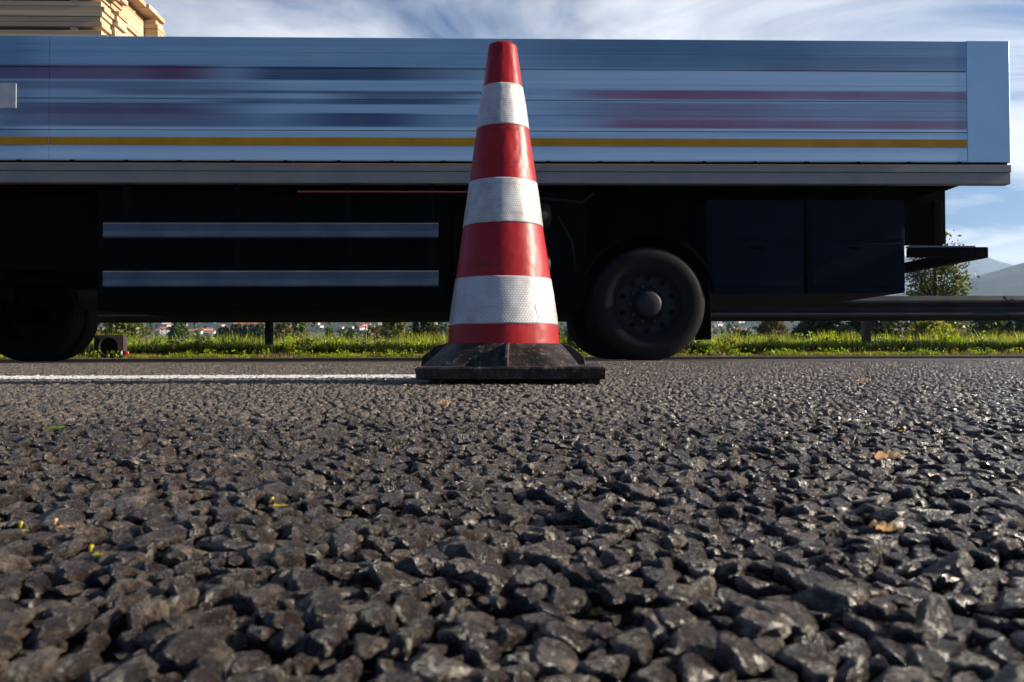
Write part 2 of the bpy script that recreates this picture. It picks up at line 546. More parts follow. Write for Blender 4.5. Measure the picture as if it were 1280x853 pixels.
# ------------------------------------------------------------------ traffic cone
def cone_mats():
    m = M('red_plastic')
    n = m.noise(9, 5, 0.6); st = m.noise(1.0, 5, 0.6, m.map((60, 60, 7)))
    c = m.mix(m.ramp(n, [(0.3, 0.0), (0.75, 1.0)]), (0.27, 0.004, 0.007), (0.36, 0.009, 0.011))
    scuff = m.ramp(m.noise(120, 6, 0.75), [(0.66, 0.0), (0.74, 0.8)])
    c = m.mix(scuff, c, (0.20, 0.03, 0.03))
    c = m.mix(m.ramp(m.noise(14, 6, 0.7), [(0.60, 0.0), (0.8, 0.3)]), c, (0.40, 0.07, 0.06))
    rub = m.noise(1.0, 5, 0.7, m.map((9, 9, 70), rot=(0.35, 0.2, 0)))
    c = m.mix(m.ramp(rub, [(0.60, 0.0), (0.70, 0.75)]), c, (0.07, 0.012, 0.012))
    c = m.mix(m.ramp(m.noise(45, 5, 0.75, m.map(loc=(3, 1, 7))), [(0.68, 0.0), (0.72, 0.9)]), c, (0.03, 0.015, 0.012))
    m.col(c); m.rough(m.maprange(st, 0.3, 0.7, 0.32, 0.50)); m.p(**{'Specular_IOR_Level': 0.3})
    m.bump(m.math('ADD', m.math('MULTIPLY', st, 0.25), m.math('ADD', m.noise(30, 3, 0.5), m.math('MULTIPLY', scuff, -0.2))), 0.6, 0.0011)
    MAT['red'] = m.m
    m = M('white_reflective_sheet')
    sep = m.n('ShaderNodeSeparateXYZ'); m.l(m.obj(), sep.inputs[0])
    th = m.math('MULTIPLY', m.math('ARCTAN2', sep.outputs[0], sep.outputs[1]), 0.095 / 0.0056)
    zz = m.math('MULTIPLY', sep.outputs[2], 1 / 0.0056)
    def lattice(ox, oy):
        a = m.math('WRAP', m.math('ADD', th, ox), 0.5, -0.5); b = m.math('WRAP', m.math('ADD', zz, oy), 0.866, -0.866)
        return m.math('SQRT', m.math('ADD', m.math('MULTIPLY', a, a), m.math('MULTIPLY', b, b)))
    d = m.math('MINIMUM', lattice(0, 0), lattice(0.5, 0.866))
    cell = m.ramp(d, [(0.36, 1.0), (0.52, 0.0)])
    dirt = m.noise(16, 7, 0.7)
    c = m.mix(cell, (0.28, 0.29, 0.30), (0.56, 0.57, 0.57))
    c = m.mix(m.ramp(dirt, [(0.44, 0.0), (0.70, 0.75)]), c, (0.24, 0.205, 0.16))
    c = m.mix(m.ramp(m.noise(150, 4, 0.7), [(0.70, 0.0), (0.76, 0.8)]), c, (0.12, 0.10, 0.08))
    sm = m.noise(1.0, 4, 0.6, m.map((5, 5, 90), rot=(0.5, 0.3, 0)))
    c = m.mix(m.ramp(sm, [(0.63, 0.0), (0.74, 0.5)]), c, (0.19, 0.165, 0.135))
    m.col(c); m.rough(0.33); m.p(**{'Specular_IOR_Level': 0.6})
    m.bump(m.math('ADD', m.math('MULTIPLY', cell, 0.22), m.noise(25, 3, 0.5)), 0.7, 0.0010)
    MAT['sheet'] = m.m
    m = M('dirty_rubber')
    n = m.noise(22, 7, 0.7); n2 = m.noise(90, 5, 0.7)
    c = m.mix(m.ramp(n, [(0.42, 0.0), (0.70, 1.0)]), (0.008, 0.006, 0.005), (0.075, 0.050, 0.040))
    c = m.mix(m.ramp(n2, [(0.56, 0.0), (0.70, 0.7)]), c, (0.24, 0.19, 0.16))
    m.p(Specular_IOR_Level=0.3); m.col(c); m.rough(m.maprange(n2, 0.3, 0.7, 0.4, 0.65)); m.bump(m.math('ADD', m.math('MULTIPLY', n2, .4), n), 0.7, 0.0022)
    MAT['rubber'] = m.m
cone_mats()

def traffic_cone():
    zc = 1.755
    cx = X(629.5, zc)
    root = empty('traffic_cone', (cx, zc, 0.0), R(-3.0))
    tag(root, 'red and white striped traffic cone on a black rubber base', 'traffic cone')
    S = zc
    # outline measured in the photograph: row -> half width
    rows = [(54.5, 15.5), (56.5, 18.0), (83, 21.5), (110, 25.5), (163, 33.2), (230, 42.5), (285, 50.2), (350, 59.8), (407, 68.5), (431, 70.2)]
    zr = [(Z(y, S), h / F * S * 0.995) for y, h in rows]
    def rad(z):
        for (z1, r1), (z0, r0) in zip(zr[:-1], zr[1:]):
            if z0 <= z <= z1: return r0 + (r1 - r0) * (z - z0) / (z1 - z0)
        return zr[0][1] if z > zr[0][0] else zr[-1][1]
    def jig(a, h):
        return 0.0012 * mnoise.noise(Vector((cos(a) * 2.2, sin(a) * 2.2, h * 14))) + 0.0005 * mnoise.noise(Vector((cos(a) * 9, sin(a) * 9, h * 60)))
    def band(name, y0, y1, mat, off=0.0, top=False):
        z1, z0 = Z(y0, S), Z(y1, S)
        k = max(3, int((z1 - z0) / 0.004))
        prof = [(rad(z0) - 0.003, z0)] if off else []
        prof += [(rad(z0 + (z1 - z0) * i / k) + off, z0 + (z1 - z0) * i / k) for i in range(k + 1)]
        if off: prof += [(rad(z1) - 0.003, z1)]
        if top:
            r = prof[-1][0]
            prof = prof[:-1] + [(r, z1 - 0.002), (r - 0.0018, z1), (r - 0.0045, z1 - 0.001), (r - 0.0055, z1 - 0.03)]
        return MB().lathe(prof, 96, cap=False, jig=jig).build(name, mat, root)
    body = band('cone_body', 54.5, 431.5, MAT['red'], 0.0, True)
    for a, b in ((110, 163), (230, 285), (350, 407)):
        band('white_band', a, b, MAT['sheet'], 0.0009)
    # seam of the lowest sheet: an overlapping end
    zA, zB = Z(352, S), Z(406, S); v = []; 
    for i in range(9):
        z = zA + (zB - zA) * i / 8; a = -pi / 2 + 0.70 + 0.02 * sin(i * 2.1)
        for da, dr in ((-0.012, 0.0012), (0.0, 0.0014), (0.0015, 0.0009)):
            r = rad(z) + dr; v.append((r * cos(a + da), r * sin(a + da), z))
    MB().add(v, [(3*i+j, 3*i+j+1, 3*i+j+4, 3*i+j+3) for i in range(8) for j in (0, 1)]).build('band_seam', MAT['sheet'], root)
    # skirt: round at the top, squarish at the slab
    zt, zb = Z(430, S), 0.0335
    n = 96; k = 12; vs = []; fs = []
    for i in range(k + 1):
        t = i / k; z = zt + (zb - zt) * t
        for j in range(n):
            a = 2 * pi * j / n
            rc = rad(zt) + 0.002
            q = 0.166 / max(abs(cos(a)), abs(sin(a)))
            q = min(q, 0.196)
            tt = t ** 0.9
            r = rc * (1 - tt) + q * tt + 0.0012 * mnoise.noise(Vector((cos(a) * 5, sin(a) * 5, z * 40)))
            vs.append((r * cos(a), r * sin(a), z))
    for i in range(k):
        for j in range(n):
            a, b = i * n + j, i * n + (j + 1) % n; fs.append((a, a + n, b + n, b))
    sk = MB().add(vs, fs, True).build('skirt', MAT['rubber'], root)
    # moulded gripping lugs on the four sides of the skirt
    for q in range(4):
        c, s = cos(q * pi / 2), sin(q * pi / 2)
        v = [(0.012, -0.118, 0.084), (0.012, -0.150, 0.076), (0.012, -0.178, 0.052), (0.012, -0.180, 0.034), (0.012, -0.118, 0.034)]
        inner = [(x + .008, y, z) for x, y, z in v]
        vv = [(x * c - y * s, x * s + y * c, z) for x, y, z in v + inner]
        m_ = len(v)
        f = [tuple(range(m_)), tuple(range(m_, 2 * m_))[::-1]] + [(i, i + m_, (i + 1) % m_ + m_, (i + 1) % m_) for i in range(m_)]
        MB().add(vv, f).build('grip_lug', MAT['rubber'], root, 0.002)
    # slab with worn edges, standing on feet
    hx = 0.1875
    cxs = 0.024
    mb = MB(); nn = 40; ring = []
    for side in range(4):
        for i in range(nn):
            t = -1 + 2 * i / nn
            x, y = [(t, -1), (1, t), (-t, 1), (-1, -t)][side]
            ring.append((cxs + x * hx, y * hx))
    L_ = len(ring); vs = []
    for (ins, z) in ((0.004, 0.0085), (0.001, 0.0100), (0.0, 0.0300), (0.0025, 0.0335), (0.03, 0.0345)):
        for i, (x, y) in enumerate(ring):
            w = mnoise.noise(Vector((x * 30, y * 30, z * 50))) * 0.0018 + max(0, mnoise.noise(Vector((x * 90, y * 90, 4)))-0.25) * 0.004
            f_ = 1 - (ins + max(w, -0.001)) / hx
            vs.append((cxs + (x - cxs) * f_, y * f_, z + mnoise.noise(Vector((x * 40, y * 40, z * 20 + 9))) * 0.0009))
    fs = [(i * L_ + j, i * L_ + (j + 1) % L_, (i + 1) * L_ + (j + 1) % L_, (i + 1) * L_ + j) for i in range(4) for j in range(L_)]
    fs += [tuple(range(L_))[::-1], tuple(4 * L_ + j for j in range(L_))]
    mb.add(vs, fs)
    mb.build('base_slab', MAT['rubber'], root)
    for (fx, fy) in ((-0.15, -0.14), (0.165, -0.155), (-0.15, 0.14), (0.16, 0.14)):
        v = []
        MB().box(cxs + fx - 0.014, cxs + fx + 0.014, fy - 0.014, fy + 0.014, -0.003, 0.0095).build('foot', MAT['rubber'], root, 0.003)
    return root
cone = traffic_cone()

# ------------------------------------------------------------------ truck
TS = 145.0                       # photograph pixels per metre at the lorry's near side
TD = F / TS
def ts(px):                       # picture column -> metres along the lorry
    k = (px - 640.0) / F
    return k * TD / (cos(ROAD_RZ) - k * sin(ROAD_RZ))
def tz(py): return HC + (YH - py) / TS

def smooth_band(m, s, z, b):
    s0, s1, fs, y0, y1, c, st = b
    e = 0.006
    za, zb = tz(y1), tz(y0)
    k = m.math('MULTIPLY', m.maprange(z, za - e, za + e, 0, 1), m.maprange(z, zb - e, zb + e, 1, 0))
    a0, a1, f = ts(s0), ts(s1), fs / TS
    k = m.math('MULTIPLY', k, m.maprange(s, a0 - f, a0 + f, 0, 1, True))
    k = m.math('MULTIPLY', k, m.maprange(s, a1 - f, a1 + f, 1, 0, True))
    return m.math('MULTIPLY', k, st), c

def side_paint():
    m = M('painted_aluminium_side')
    sep = m.n('ShaderNodeSeparateXYZ'); m.l(m.obj(), sep.inputs[0])
    s, z = sep.outputs[0], sep.outputs[2]
    fine = m.noise(1.0, 6, 0.7, m.map((0.22, 1, 190)))
    wide = m.noise(1.0, 4, 0.6, m.map((0.35, 1, 16)))
    blot = m.noise(1.0, 3, 0.5, m.map((1.6, 1, 3)))
    base = m.mix(m.ramp(wide, [(0.3, 0.0), (0.7, 1.0)]), (0.30, 0.48, 0.64), (0.46, 0.64, 0.78))
    PUR, NAV, RED, PALE = (0.13, 0.045, 0.12), (0.035, 0.075, 0.16), (0.26, 0.06, 0.13), (0.70, 0.80, 0.9)
    bands = [
        # worn livery printed in long streaks: s0, s1, softness, row top, row bottom, colour, strength
        (-200, 275, 60, 82, 100, PUR, .78), (-200, 270, 90, 103, 112, PUR, .45), (130, 290, 40, 112, 119, PUR, .55),
        (10, 275, 60, 129, 143, PUR, .85), (10, 290, 60, 143, 158, PUR, .62), (190, 260, 30, 82, 99, PUR, .6),
        (300, 520, 50, 83, 100, NAV, .85), (390, 640, 70, 83, 99, NAV, .5), (280, 640, 60, 113, 117, NAV, .7), (420, 590, 50, 115, 130, NAV, .65),
        (270, 560, 60, 125, 130, NAV, .7), (380, 520, 50, 141, 158, NAV, .85), (300, 640, 80, 143, 158, NAV, .4),
        (40, 330, 60, 100, 160, NAV, .28), (-300, 40, 30, 46, 200, NAV, .45),
        (920, 1330, 70, 67, 71, RED, .6), (960, 1330, 60, 71, 83, PUR, .35), (930, 1330, 60, 83, 86, RED, .6),
        (720, 1330, 45, 111, 122, RED, .72), (790, 960, 40, 111, 122, RED, .5),
        (700, 1330, 60, 126, 148, PUR, .40), (770, 990, 60, 128, 158, RED, .35), (740, 1330, 70, 148, 159, RED, .72),
        (0, 2000, 30, 160, 162, PALE, .5), (-400, 560, 30, 59, 60, PALE, .2),
        (700, 1060, 90, 46, 84, (0.05, 0.10, 0.15), .55), (-400, 2000, 60, 46, 82, (0.08, 0.22, 0.36), .42), (640, 2000, 60, 46, 66, NAV, .15),
        (-400, 2000, 60, 184, 199, (0.62, 0.76, 0.88), .55), (600, 2000, 60, 87, 109, (0.55, 0.70, 0.82), .45),
    ]
    c = base
    for b in bands:
        f, colr = smooth_band(m, s, z, b)
        f = m.math('MULTIPLY', m.math('MULTIPLY', f, 1.18), m.maprange(m.math('ADD', m.math('MULTIPLY', fine, 0.6), m.math('MULTIPLY', blot, 0.4)), 0.25, 0.75, 0.55, 1.2), clamp=True)
        c = m.mix(f, c, colr)
    c = m.mix(m.ramp(fine, [(0.40, 0.0), (0.75, 0.35)]), c, (0.10, 0.13, 0.17))
    c = m.mix(m.ramp(fine, [(0.22, 0.30), (0.36, 0.0)]), c, (0.65, 0.75, 0.85))
    m.col(c); m.p(Metallic=0.35); m.rough(m.maprange(wide, 0.3, 0.7, 0.30, 0.42))
    m.bump(fine, 0.10, 0.0003)
    return m.m
MAT['side'] = side_paint()
MAT['alu'] = worn('brushed_aluminium', (0.26, 0.40, 0.55), (0.32, 0.47, 0.62), 1.2, (0.28, 0.45), 0.5)
MAT['yellow'] = worn('yellow_contour_tape', (0.38, 0.18, 0.004), (0.48, 0.24, 0.006), 5, (0.5, 0.6), 0.0, spec=0.2)
MAT['frame'] = worn('grey_frame_paint', (0.20, 0.195, 0.19), (0.27, 0.25, 0.225), 2.5, (0.45, 0.6), 0.1)
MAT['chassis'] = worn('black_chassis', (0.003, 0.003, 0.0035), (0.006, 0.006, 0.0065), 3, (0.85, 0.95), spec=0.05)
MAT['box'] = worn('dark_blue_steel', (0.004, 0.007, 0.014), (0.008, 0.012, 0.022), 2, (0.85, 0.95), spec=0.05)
MAT['guard'] = worn('side_guard_aluminium', (0.04, 0.065, 0.095), (0.08, 0.115, 0.155), 3, (0.35, 0.5), 0.3)
MAT['tyre'] = worn('tyre_rubber', (0.006, 0.006, 0.006), (0.012, 0.011, 0.011), 6, (0.7, 0.85), spec=0.15)
MAT['rim'] = worn('wheel_steel', (0.006, 0.007, 0.009), (0.016, 0.016, 0.018), 9, (0.5, 0.7), spec=0.3)
MAT['redlamp'] = worn('red_lamp', (0.35, 0.01, 0.01), (0.4, 0.02, 0.015), 5, (0.15, 0.2))
MAT['sunlit_edge'] = worn('sunlit_edge_amber', (0.34, 0.15, 0.05), (0.42, 0.20, 0.07), 5, (0.15, 0.2))  # warm tone painted for the sunlit frame edge, no lamp
MAT['white'] = worn('white_plate', (0.36, 0.37, 0.38), (0.46, 0.47, 0.47), 9, (0.4, 0.5))
MAT['planks'] = worn('deck_timber', (0.10, 0.07, 0.05), (0.17, 0.12, 0.08), 4, (0.7, 0.8))

WHEEL = {}
def wheel_parts():
    R0, w = 0.50, 0.29
    prof = [(0.285, -w/2 + .01), (0.36, -w/2 - .008), (0.43, -w/2 - .012), (0.475, -w/2 + .006), (0.495, -w/2 + .03)]
    for g in (-0.085, -0.03, 0.03, 0.085):
        prof += [(R0, g - .008), (R0 - .012, g - .005), (R0 - .012, g + .005), (R0, g + .008)]
    prof += [(0.495, w/2 - .03), (0.475, w/2 - .006), (0.43, w/2 + .012), (0.36, w/2 + .008), (0.285, w/2 - .01)]
    WHEEL['tyre'] = MB().lathe(prof, 64, 'Y', cap=False).mesh('tyre', MAT['tyre'])
    rim = [(0.292, -w/2 + .002), (0.285, -w/2 + .03), (0.27, -w/2 + .05), (0.25, -w/2 + .10), (0.20, -w/2 + .075), (0.13, -w/2 + .06), (0.120, -w/2 + .02), (0.105, -w/2 - .012), (0.085, -w/2 - .022), (0.03, -w/2 - .024)]
    mb = MB().lathe(rim, 48, 'Y', cap=False)
    mb.lathe([(0.0305, -w/2 - .025), (0.0005, -w/2 - .025)], 24, 'Y', cap=False)
    for k in range(10):
        a = 2 * pi * k / 10
        mb.lathe([(0.017, -w/2 + .02), (0.017, -w/2 + .068)][::-1], 6, 'Y', c=(0.160 * cos(a), 0, 0.160 * sin(a)), smooth=False)
        mb.lathe([(0.008, -w/2 + .012), (0.008, -w/2 + .03)][::-1], 6, 'Y', c=(0.092 * cos(a), 0, 0.092 * sin(a)), smooth=False)
    WHEEL['rim'] = mb.mesh('rim', MAT['rim'])
    hh = MB()
    for k in range(10):
        a = 2 * pi * (k + .5) / 10
        hh.lathe([(0.0235, -w/2 + .075), (0.0235, -w/2 + .0865)][::-1], 14, 'Y', c=(0.226 * cos(a), 0, 0.226 * sin(a)), smooth=False)
    WHEEL['hand_hole'] = hh.mesh('hand_hole', MAT['chassis'])
wheel_parts()
def wheel(parent, x, y, flip=False, z=0.478):
    e = empty('wheel', (x, y, z), pi if flip else 0, parent)
    for k in ('tyre', 'rim', 'hand_hole'):
        q = link('hand_holes' if k == 'hand_hole' else k, WHEEL[k], e)
        if k == 'hand_hole': q['kind'] = 'stuff'
    return e

def trailer():
    root = empty('semi_trailer', (0, TD, 0), ROAD_RZ)
    tag(root, 'long blue silver dropside lorry trailer with yellow stripe and black underside behind the cone', 'truck trailer')
    xf, xr = ts(-230), ts(1266)
    W = 2.5
    zb = tz(201.5)                      # foot of the boards
    # dropside boards, near and far: four planks high, three leaves long
    rows = [(46, 85), (85.15, 124), (124.15, 163), (163.15, 201)]
    cuts = [xf + 0.06, ts(60), ts(640), ts(1212)]
    for near in (True, False):
        for (a, b) in rows:
            z1, z0 = tz(a), tz(b)
            h = z1 - z0; zm = (z0 + z1) / 2
            g = 0.006
            prof = [(0, z0 + .001), (0.004, z0 + .001), (0, z0 + .006), (0, zm - .003), (0.0015, zm), (0, zm + .003), (0, z1 - .006), (0.004, z1 - .001), (0.03, z1 - .001), (0.03, z0 + .001)]
            prof = [(p[0], p[1]) for p in prof[1:]]
            if not near: prof = [(W - p[0], p[1]) for p in prof][::-1]
            for c0, c1 in zip(cuts[:-1], cuts[1:]):
                MB().extrude_x(prof, c0 + .0015, c1 - .0015).build('side_board', MAT['side'], root)
        y0 = 0.006 if near else W - 0.05
        MB().box(cuts[-1], xr, y0 - .008 if near else y0, y0 + .045, tz(201), tz(45.5)).build('corner_post', MAT['alu'], root, 0.004)
        MB().box(xf, cuts[0] - .002, y0, y0 + .04, tz(201), tz(45)).build('corner_post', MAT['alu'], root, 0.004)
        yt = -0.0025 if near else W - .0005
        for c0, c1 in zip(cuts[:-1], cuts[1:]):
            MB().box(c0 + .004, c1 - .004, yt, yt + .003, tz(181.8), tz(172)).build('contour_tape', MAT['yellow'], root)
        # frame rail under the boards
        yy0, yy1 = (0.0, 0.09) if near else (W - 0.09, W)
        MB().box(xf, xr, yy0, yy1, tz(228.5), tz(214.2)).build('frame_rail', MAT['frame'], root, 0.003)
        MB().box(xf, xr, yy0 - (.012 if near else 0), yy1 + (0 if near else .012), tz(213.9), tz(204.5)).build('frame_lip', MAT['frame'], root, 0.003)
    for y in (.03, W - .06): MB().box(xf + .01, xr - .01, y, y + .03, tz(209), tz(196)).build('inner_sill', MAT['chassis'], root)
    # hinges in the shade gap
    for k in range(22):
        x = xf + 0.3 + k * 0.452
        if x < xr - .1:
            MB().box(x, x + 0.035, 0.001, 0.02, tz(204.4), tz(199)).build('hinge', MAT['chassis'], root)
    MB().box(xr - .03, xr, .05, W - .05, tz(200), tz(47)).build('tailboard', MAT['alu'], root, 0.003)
    MB().box(xf, xf + .05, .05, W - .05, tz(200), tz(47)).build('headboard', MAT['alu'], root, 0.003)
    MB().box(xf + .06, xr - .04, .095, W - .095, tz(207), tz(203)).build('deck', MAT['planks'], root)
    # chassis
    for y in (0.75, 1.60):
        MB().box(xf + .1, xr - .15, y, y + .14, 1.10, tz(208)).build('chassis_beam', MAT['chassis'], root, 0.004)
    for k in range(18):
        x = xf + .3 + k * .56
        if x < xr - .2:
            MB().box(x, x + .08, .10, W - .10, tz(226), tz(210)).build('cross_member', MAT['chassis'], root)
    # long pallet store and tanks behind the guard rails
    z_bot = tz(384)
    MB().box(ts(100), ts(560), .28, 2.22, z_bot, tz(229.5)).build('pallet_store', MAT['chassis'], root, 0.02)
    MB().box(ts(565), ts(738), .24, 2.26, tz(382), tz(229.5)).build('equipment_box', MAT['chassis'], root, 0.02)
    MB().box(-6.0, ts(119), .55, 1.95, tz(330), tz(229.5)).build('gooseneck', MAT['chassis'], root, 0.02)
    grey = worn('grimy_steel', (0.008, 0.008, 0.009), (0.020, 0.018, 0.017), 8, (0.5, 0.7), spec=0.2)
    for z in (tz(268), tz(330)):
        MB().lathe([(.02, 0), (.10, .02), (.118, .05), (.118, .72), (.10, .75), (.02, .77)], 24, 'X', c=(ts(580), .12, z)).build('air_tank', grey, root)
        for q in (.14, .58): MB().lathe([(.121, q), (.124, q + .005), (.124, q + .04), (.121, q + .045)], 24, 'X', c=(ts(580), .12, z), cap=False).build('tank_strap', grey, root)
    MB().tube([(ts(700), .10, tz(268)), (ts(716), .08, tz(300)), (ts(722), .10, tz(335)), (ts(745), .2, tz(345)), (ts(770), .3, tz(330))], .011, 7).build('air_hose', grey, root)
    MB().tube([(ts(566), .10, tz(240)), (ts(600), .09, tz(247)), (ts(660), .09, tz(243)), (ts(730), .10, tz(250)), (ts(745), .12, tz(238))], .010, 7).build('cable', grey, root)
    MB().box(ts(897) - .03, ts(897) - .02, .12, .66, .17, .62).build('mud_flap', grey, root, .003)
    # side guard rails
    for a, b in ((278, 297), (338, 358)):
        z1, z0 = tz(a), tz(b)
        prof = [(0.03, z0), (0.03, z1), (0.012, z1), (0.0, z1 - .012), (0.004, (z0 + z1) / 2), (0.0, z0 + .012), (0.012, z0)]
        MB().extrude_x(prof, ts(128), ts(548)).build('guard_rail', MAT['guard'], root)
        prof = [(W - p[0], p[1]) for p in prof][::-1]
        MB().extrude_x(prof, ts(128), ts(548)).build('guard_rail', MAT['guard'], root)
    for px in (150, 290, 430, 535):
        for y in (0.035, W - 0.075):
            MB().box(ts(px), ts(px) + .05, y, y + .04, tz(362), tz(229.5)).build('guard_bracket', MAT['chassis'], root)
    MB().box(ts(372), ts(640), -.004, .002, tz(240.4), tz(238.8)).build('red_marker_strip', MAT['redlamp'], root)
    # wheels
    wx = ts(812)
    wheel(root, wx, 0.16); wheel(root, wx, W - .16, True)
    wheel(root, wx, 0.50); wheel(root, wx, W - .50, True)
    MB().lathe([(0.07, 0.1), (0.07, W - .1)], 16, 'Y', c=(wx, 0, .495)).build('axle', MAT['chassis'], root)
    for y in (0.02, W - .66):
        prof = []
        n = 20; ro, ri = 0.60, 0.585
        vs = []; fs = []
        for i in range(n + 1):
            a = R(8) + (pi - R(16)) * i / n
            for rr in (ri, ro):
                for yy in (y, y + .64):
                    vs.append((wx + rr * cos(a), yy, .50 + rr * sin(a)))
        for i in range(n):
            b = i * 4
            fs += [(b, b+1, b+5, b+4), (b+2, b+6, b+7, b+3), (b, b+4, b+6, b+2), (b+1, b+3, b+7, b+5)]
        MB().add(vs, fs).build('mudguard', MAT['chassis'], root)
    MB().box(ts(740), ts(884), .70, 1.80, .80, tz(229.5)).build('suspension_frame', MAT['chassis'], root, .01)
    # rear underbody boxes
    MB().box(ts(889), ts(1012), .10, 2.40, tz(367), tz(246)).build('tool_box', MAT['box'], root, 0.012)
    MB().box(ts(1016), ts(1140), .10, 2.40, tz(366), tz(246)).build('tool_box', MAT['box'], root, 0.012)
    for a, b in ((889, 1012), (1016, 1140)):
        MB().box(ts(a) + .03, ts(b) - .03, .088, .10, tz(358), tz(302)).build('box_door', MAT['box'], root, 0.006)
        MB().box(ts(a) + .03, ts(b) - .03, .088, .10, tz(298), tz(254)).build('box_door', MAT['box'], root, 0.006)
        c = (ts(a) + ts(b)) / 2
        MB().box(c - .07, c + .07, .074, .088, tz(309), tz(306)).build('latch', MAT['chassis'], root, 0.003)
    # tail: underrun bar on two arms, lamps, mud flap
    MB().box(ts(1146), ts(1150) + .0, .7, .76, tz(300), tz(229.5)).build('bar_arm', MAT['chassis'], root)
    MB().box(xr - .28, xr - .20, .72, .80, tz(312), tz(229.5)).build('bar_arm', MAT['chassis'], root, .004)
    MB().box(xr - .28, xr - .20, 1.70, 1.78, tz(312), tz(229.5)).build('bar_arm', MAT['chassis'], root, .004)
    MB().box(xr - .30, xr - .18, .04, 2.46, tz(322), tz(308)).build('underrun_bar', MAT['chassis'], root, .008)
    MB().box(ts(1141), xr - .30, .04, .10, tz(321), tz(309)).build('lower_side_bar', MAT['chassis'], root, .008)
    MB().box(ts(1141), xr - .30, .035, .105, tz(308.6), tz(306.6)).build('bar_trim', MAT['guard'], root)
    for y in (.16, 2.10):
        MB().box(xr - .179, xr - .14, y, y + .24, tz(321), tz(309)).build('tail_lamp', MAT['redlamp'], root, .006)
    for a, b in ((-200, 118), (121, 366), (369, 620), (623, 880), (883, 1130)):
        MB().box(ts(a), ts(b), -.0155, -.0122, tz(206.6), tz(204.9)).build('painted_sunlit_edge', MAT['sunlit_edge'], root)  # added strip whose colour stands for sunlight along the frame lip
    MB().box(ts(-16), ts(19), -.006, .0, tz(137), tz(106)).build('marker_plate', MAT['white'], root, .004)
    return root
trailer()

def tractor():
    root = empty('tractor_unit', (ts(-130) * cos(ROAD_RZ), TD + ts(-130) * sin(ROAD_RZ), 0), ROAD_RZ)
    tag(root, 'dark tractor unit whose rear wheel shows under the trailer at the left edge', 'truck')
    W = 2.5
    for y in (.16, .50): wheel(root, 0, y)
    for y in (W - .16, W - .50): wheel(root, 0, y, True)
    MB().lathe([(0.08, 0.1), (0.08, W - .1)], 16, 'Y', c=(0, 0, .495)).build('axle', MAT['chassis'], root)
    for y in (.80, 1.55):
        MB().box(-5.1, .9, y, y + .12, .74, 1.02).build('chassis_beam', MAT['chassis'], root, .005)
    MB().box(-.5, .5, .55, 1.95, 1.02, 1.10).build('fifth_wheel', MAT['chassis'], root, .02)
    for y in (.02, W - .66):
        n = 18; vs = []; fs = []
        for i in range(n + 1):
            a = R(5) + (pi - R(10)) * i / n
            for rr in (.585, .60):
                for yy in (y, y + .64): vs.append((rr * cos(a), yy, .50 + rr * sin(a)))
        for i in range(n):
            b = i * 4
            fs += [(b, b+1, b+5, b+4), (b+2, b+6, b+7, b+3), (b, b+4, b+6, b+2), (b+1, b+3, b+7, b+5)]
        MB().add(vs, fs).build('mudguard', MAT['chassis'], root)
    MB().box(-2.6, -.85, .08, .72, .42, 1.05).build('fuel_tank', MAT['chassis'], root, .06)
    MB().box(-2.6, -.85, W - .72, W - .08, .42, 1.05).build('fuel_tank', MAT['chassis'], root, .06)
    # cab, in front of the trailer and out of the picture
    prof = [(-5.35, .55), (-2.95, .55), (-2.95, 3.2), (-4.2, 3.45), (-5.0, 3.2), (-5.30, 2.2), (-5.42, 1.3)]
    vs = [(x, 0.0, z) for x, z in prof] + [(x, W, z) for x, z in prof]
    n = len(prof)
    fs = [tuple(range(n)), tuple(range(n, 2 * n))[::-1]] + [(i, i + n, (i + 1) % n + n, (i + 1) % n) for i in range(n)]
    cabm = worn('cab_paint', (0.10, 0.16, 0.26), (0.12, 0.19, 0.30), 2, (0.25, 0.35))
    glass = worn('cab_glass', (0.01, 0.012, 0.015), (0.015, 0.018, 0.02), 2, (0.05, 0.1))
    MB().add(vs, fs).build('cab', cabm, root, .06, 3)
    for y in (-.006, W - .004):
        MB().add([(x, y + d, z) for d in (0, .01) for x, z in ((-5.05, 1.95), (-4.2, 1.95), (-4.2, 2.65), (-4.9, 2.65))],
                 [(0, 1, 2, 3), (7, 6, 5, 4), (0, 4, 5, 1), (1, 5, 6, 2), (2, 6, 7, 3), (3, 7, 4, 0)]).build('side_window', glass, root)
    MB().add([(-5.372, .15, 1.85), (-5.372, W - .15, 1.85), (-5.20, W - .15, 2.60), (-5.20, .15, 2.60)], [(0, 1, 2, 3)]).build('windscreen', glass, root)
    for y in (.17, W - .17): wheel(root, -3.95, y, y > 1)
    return root
tractor()

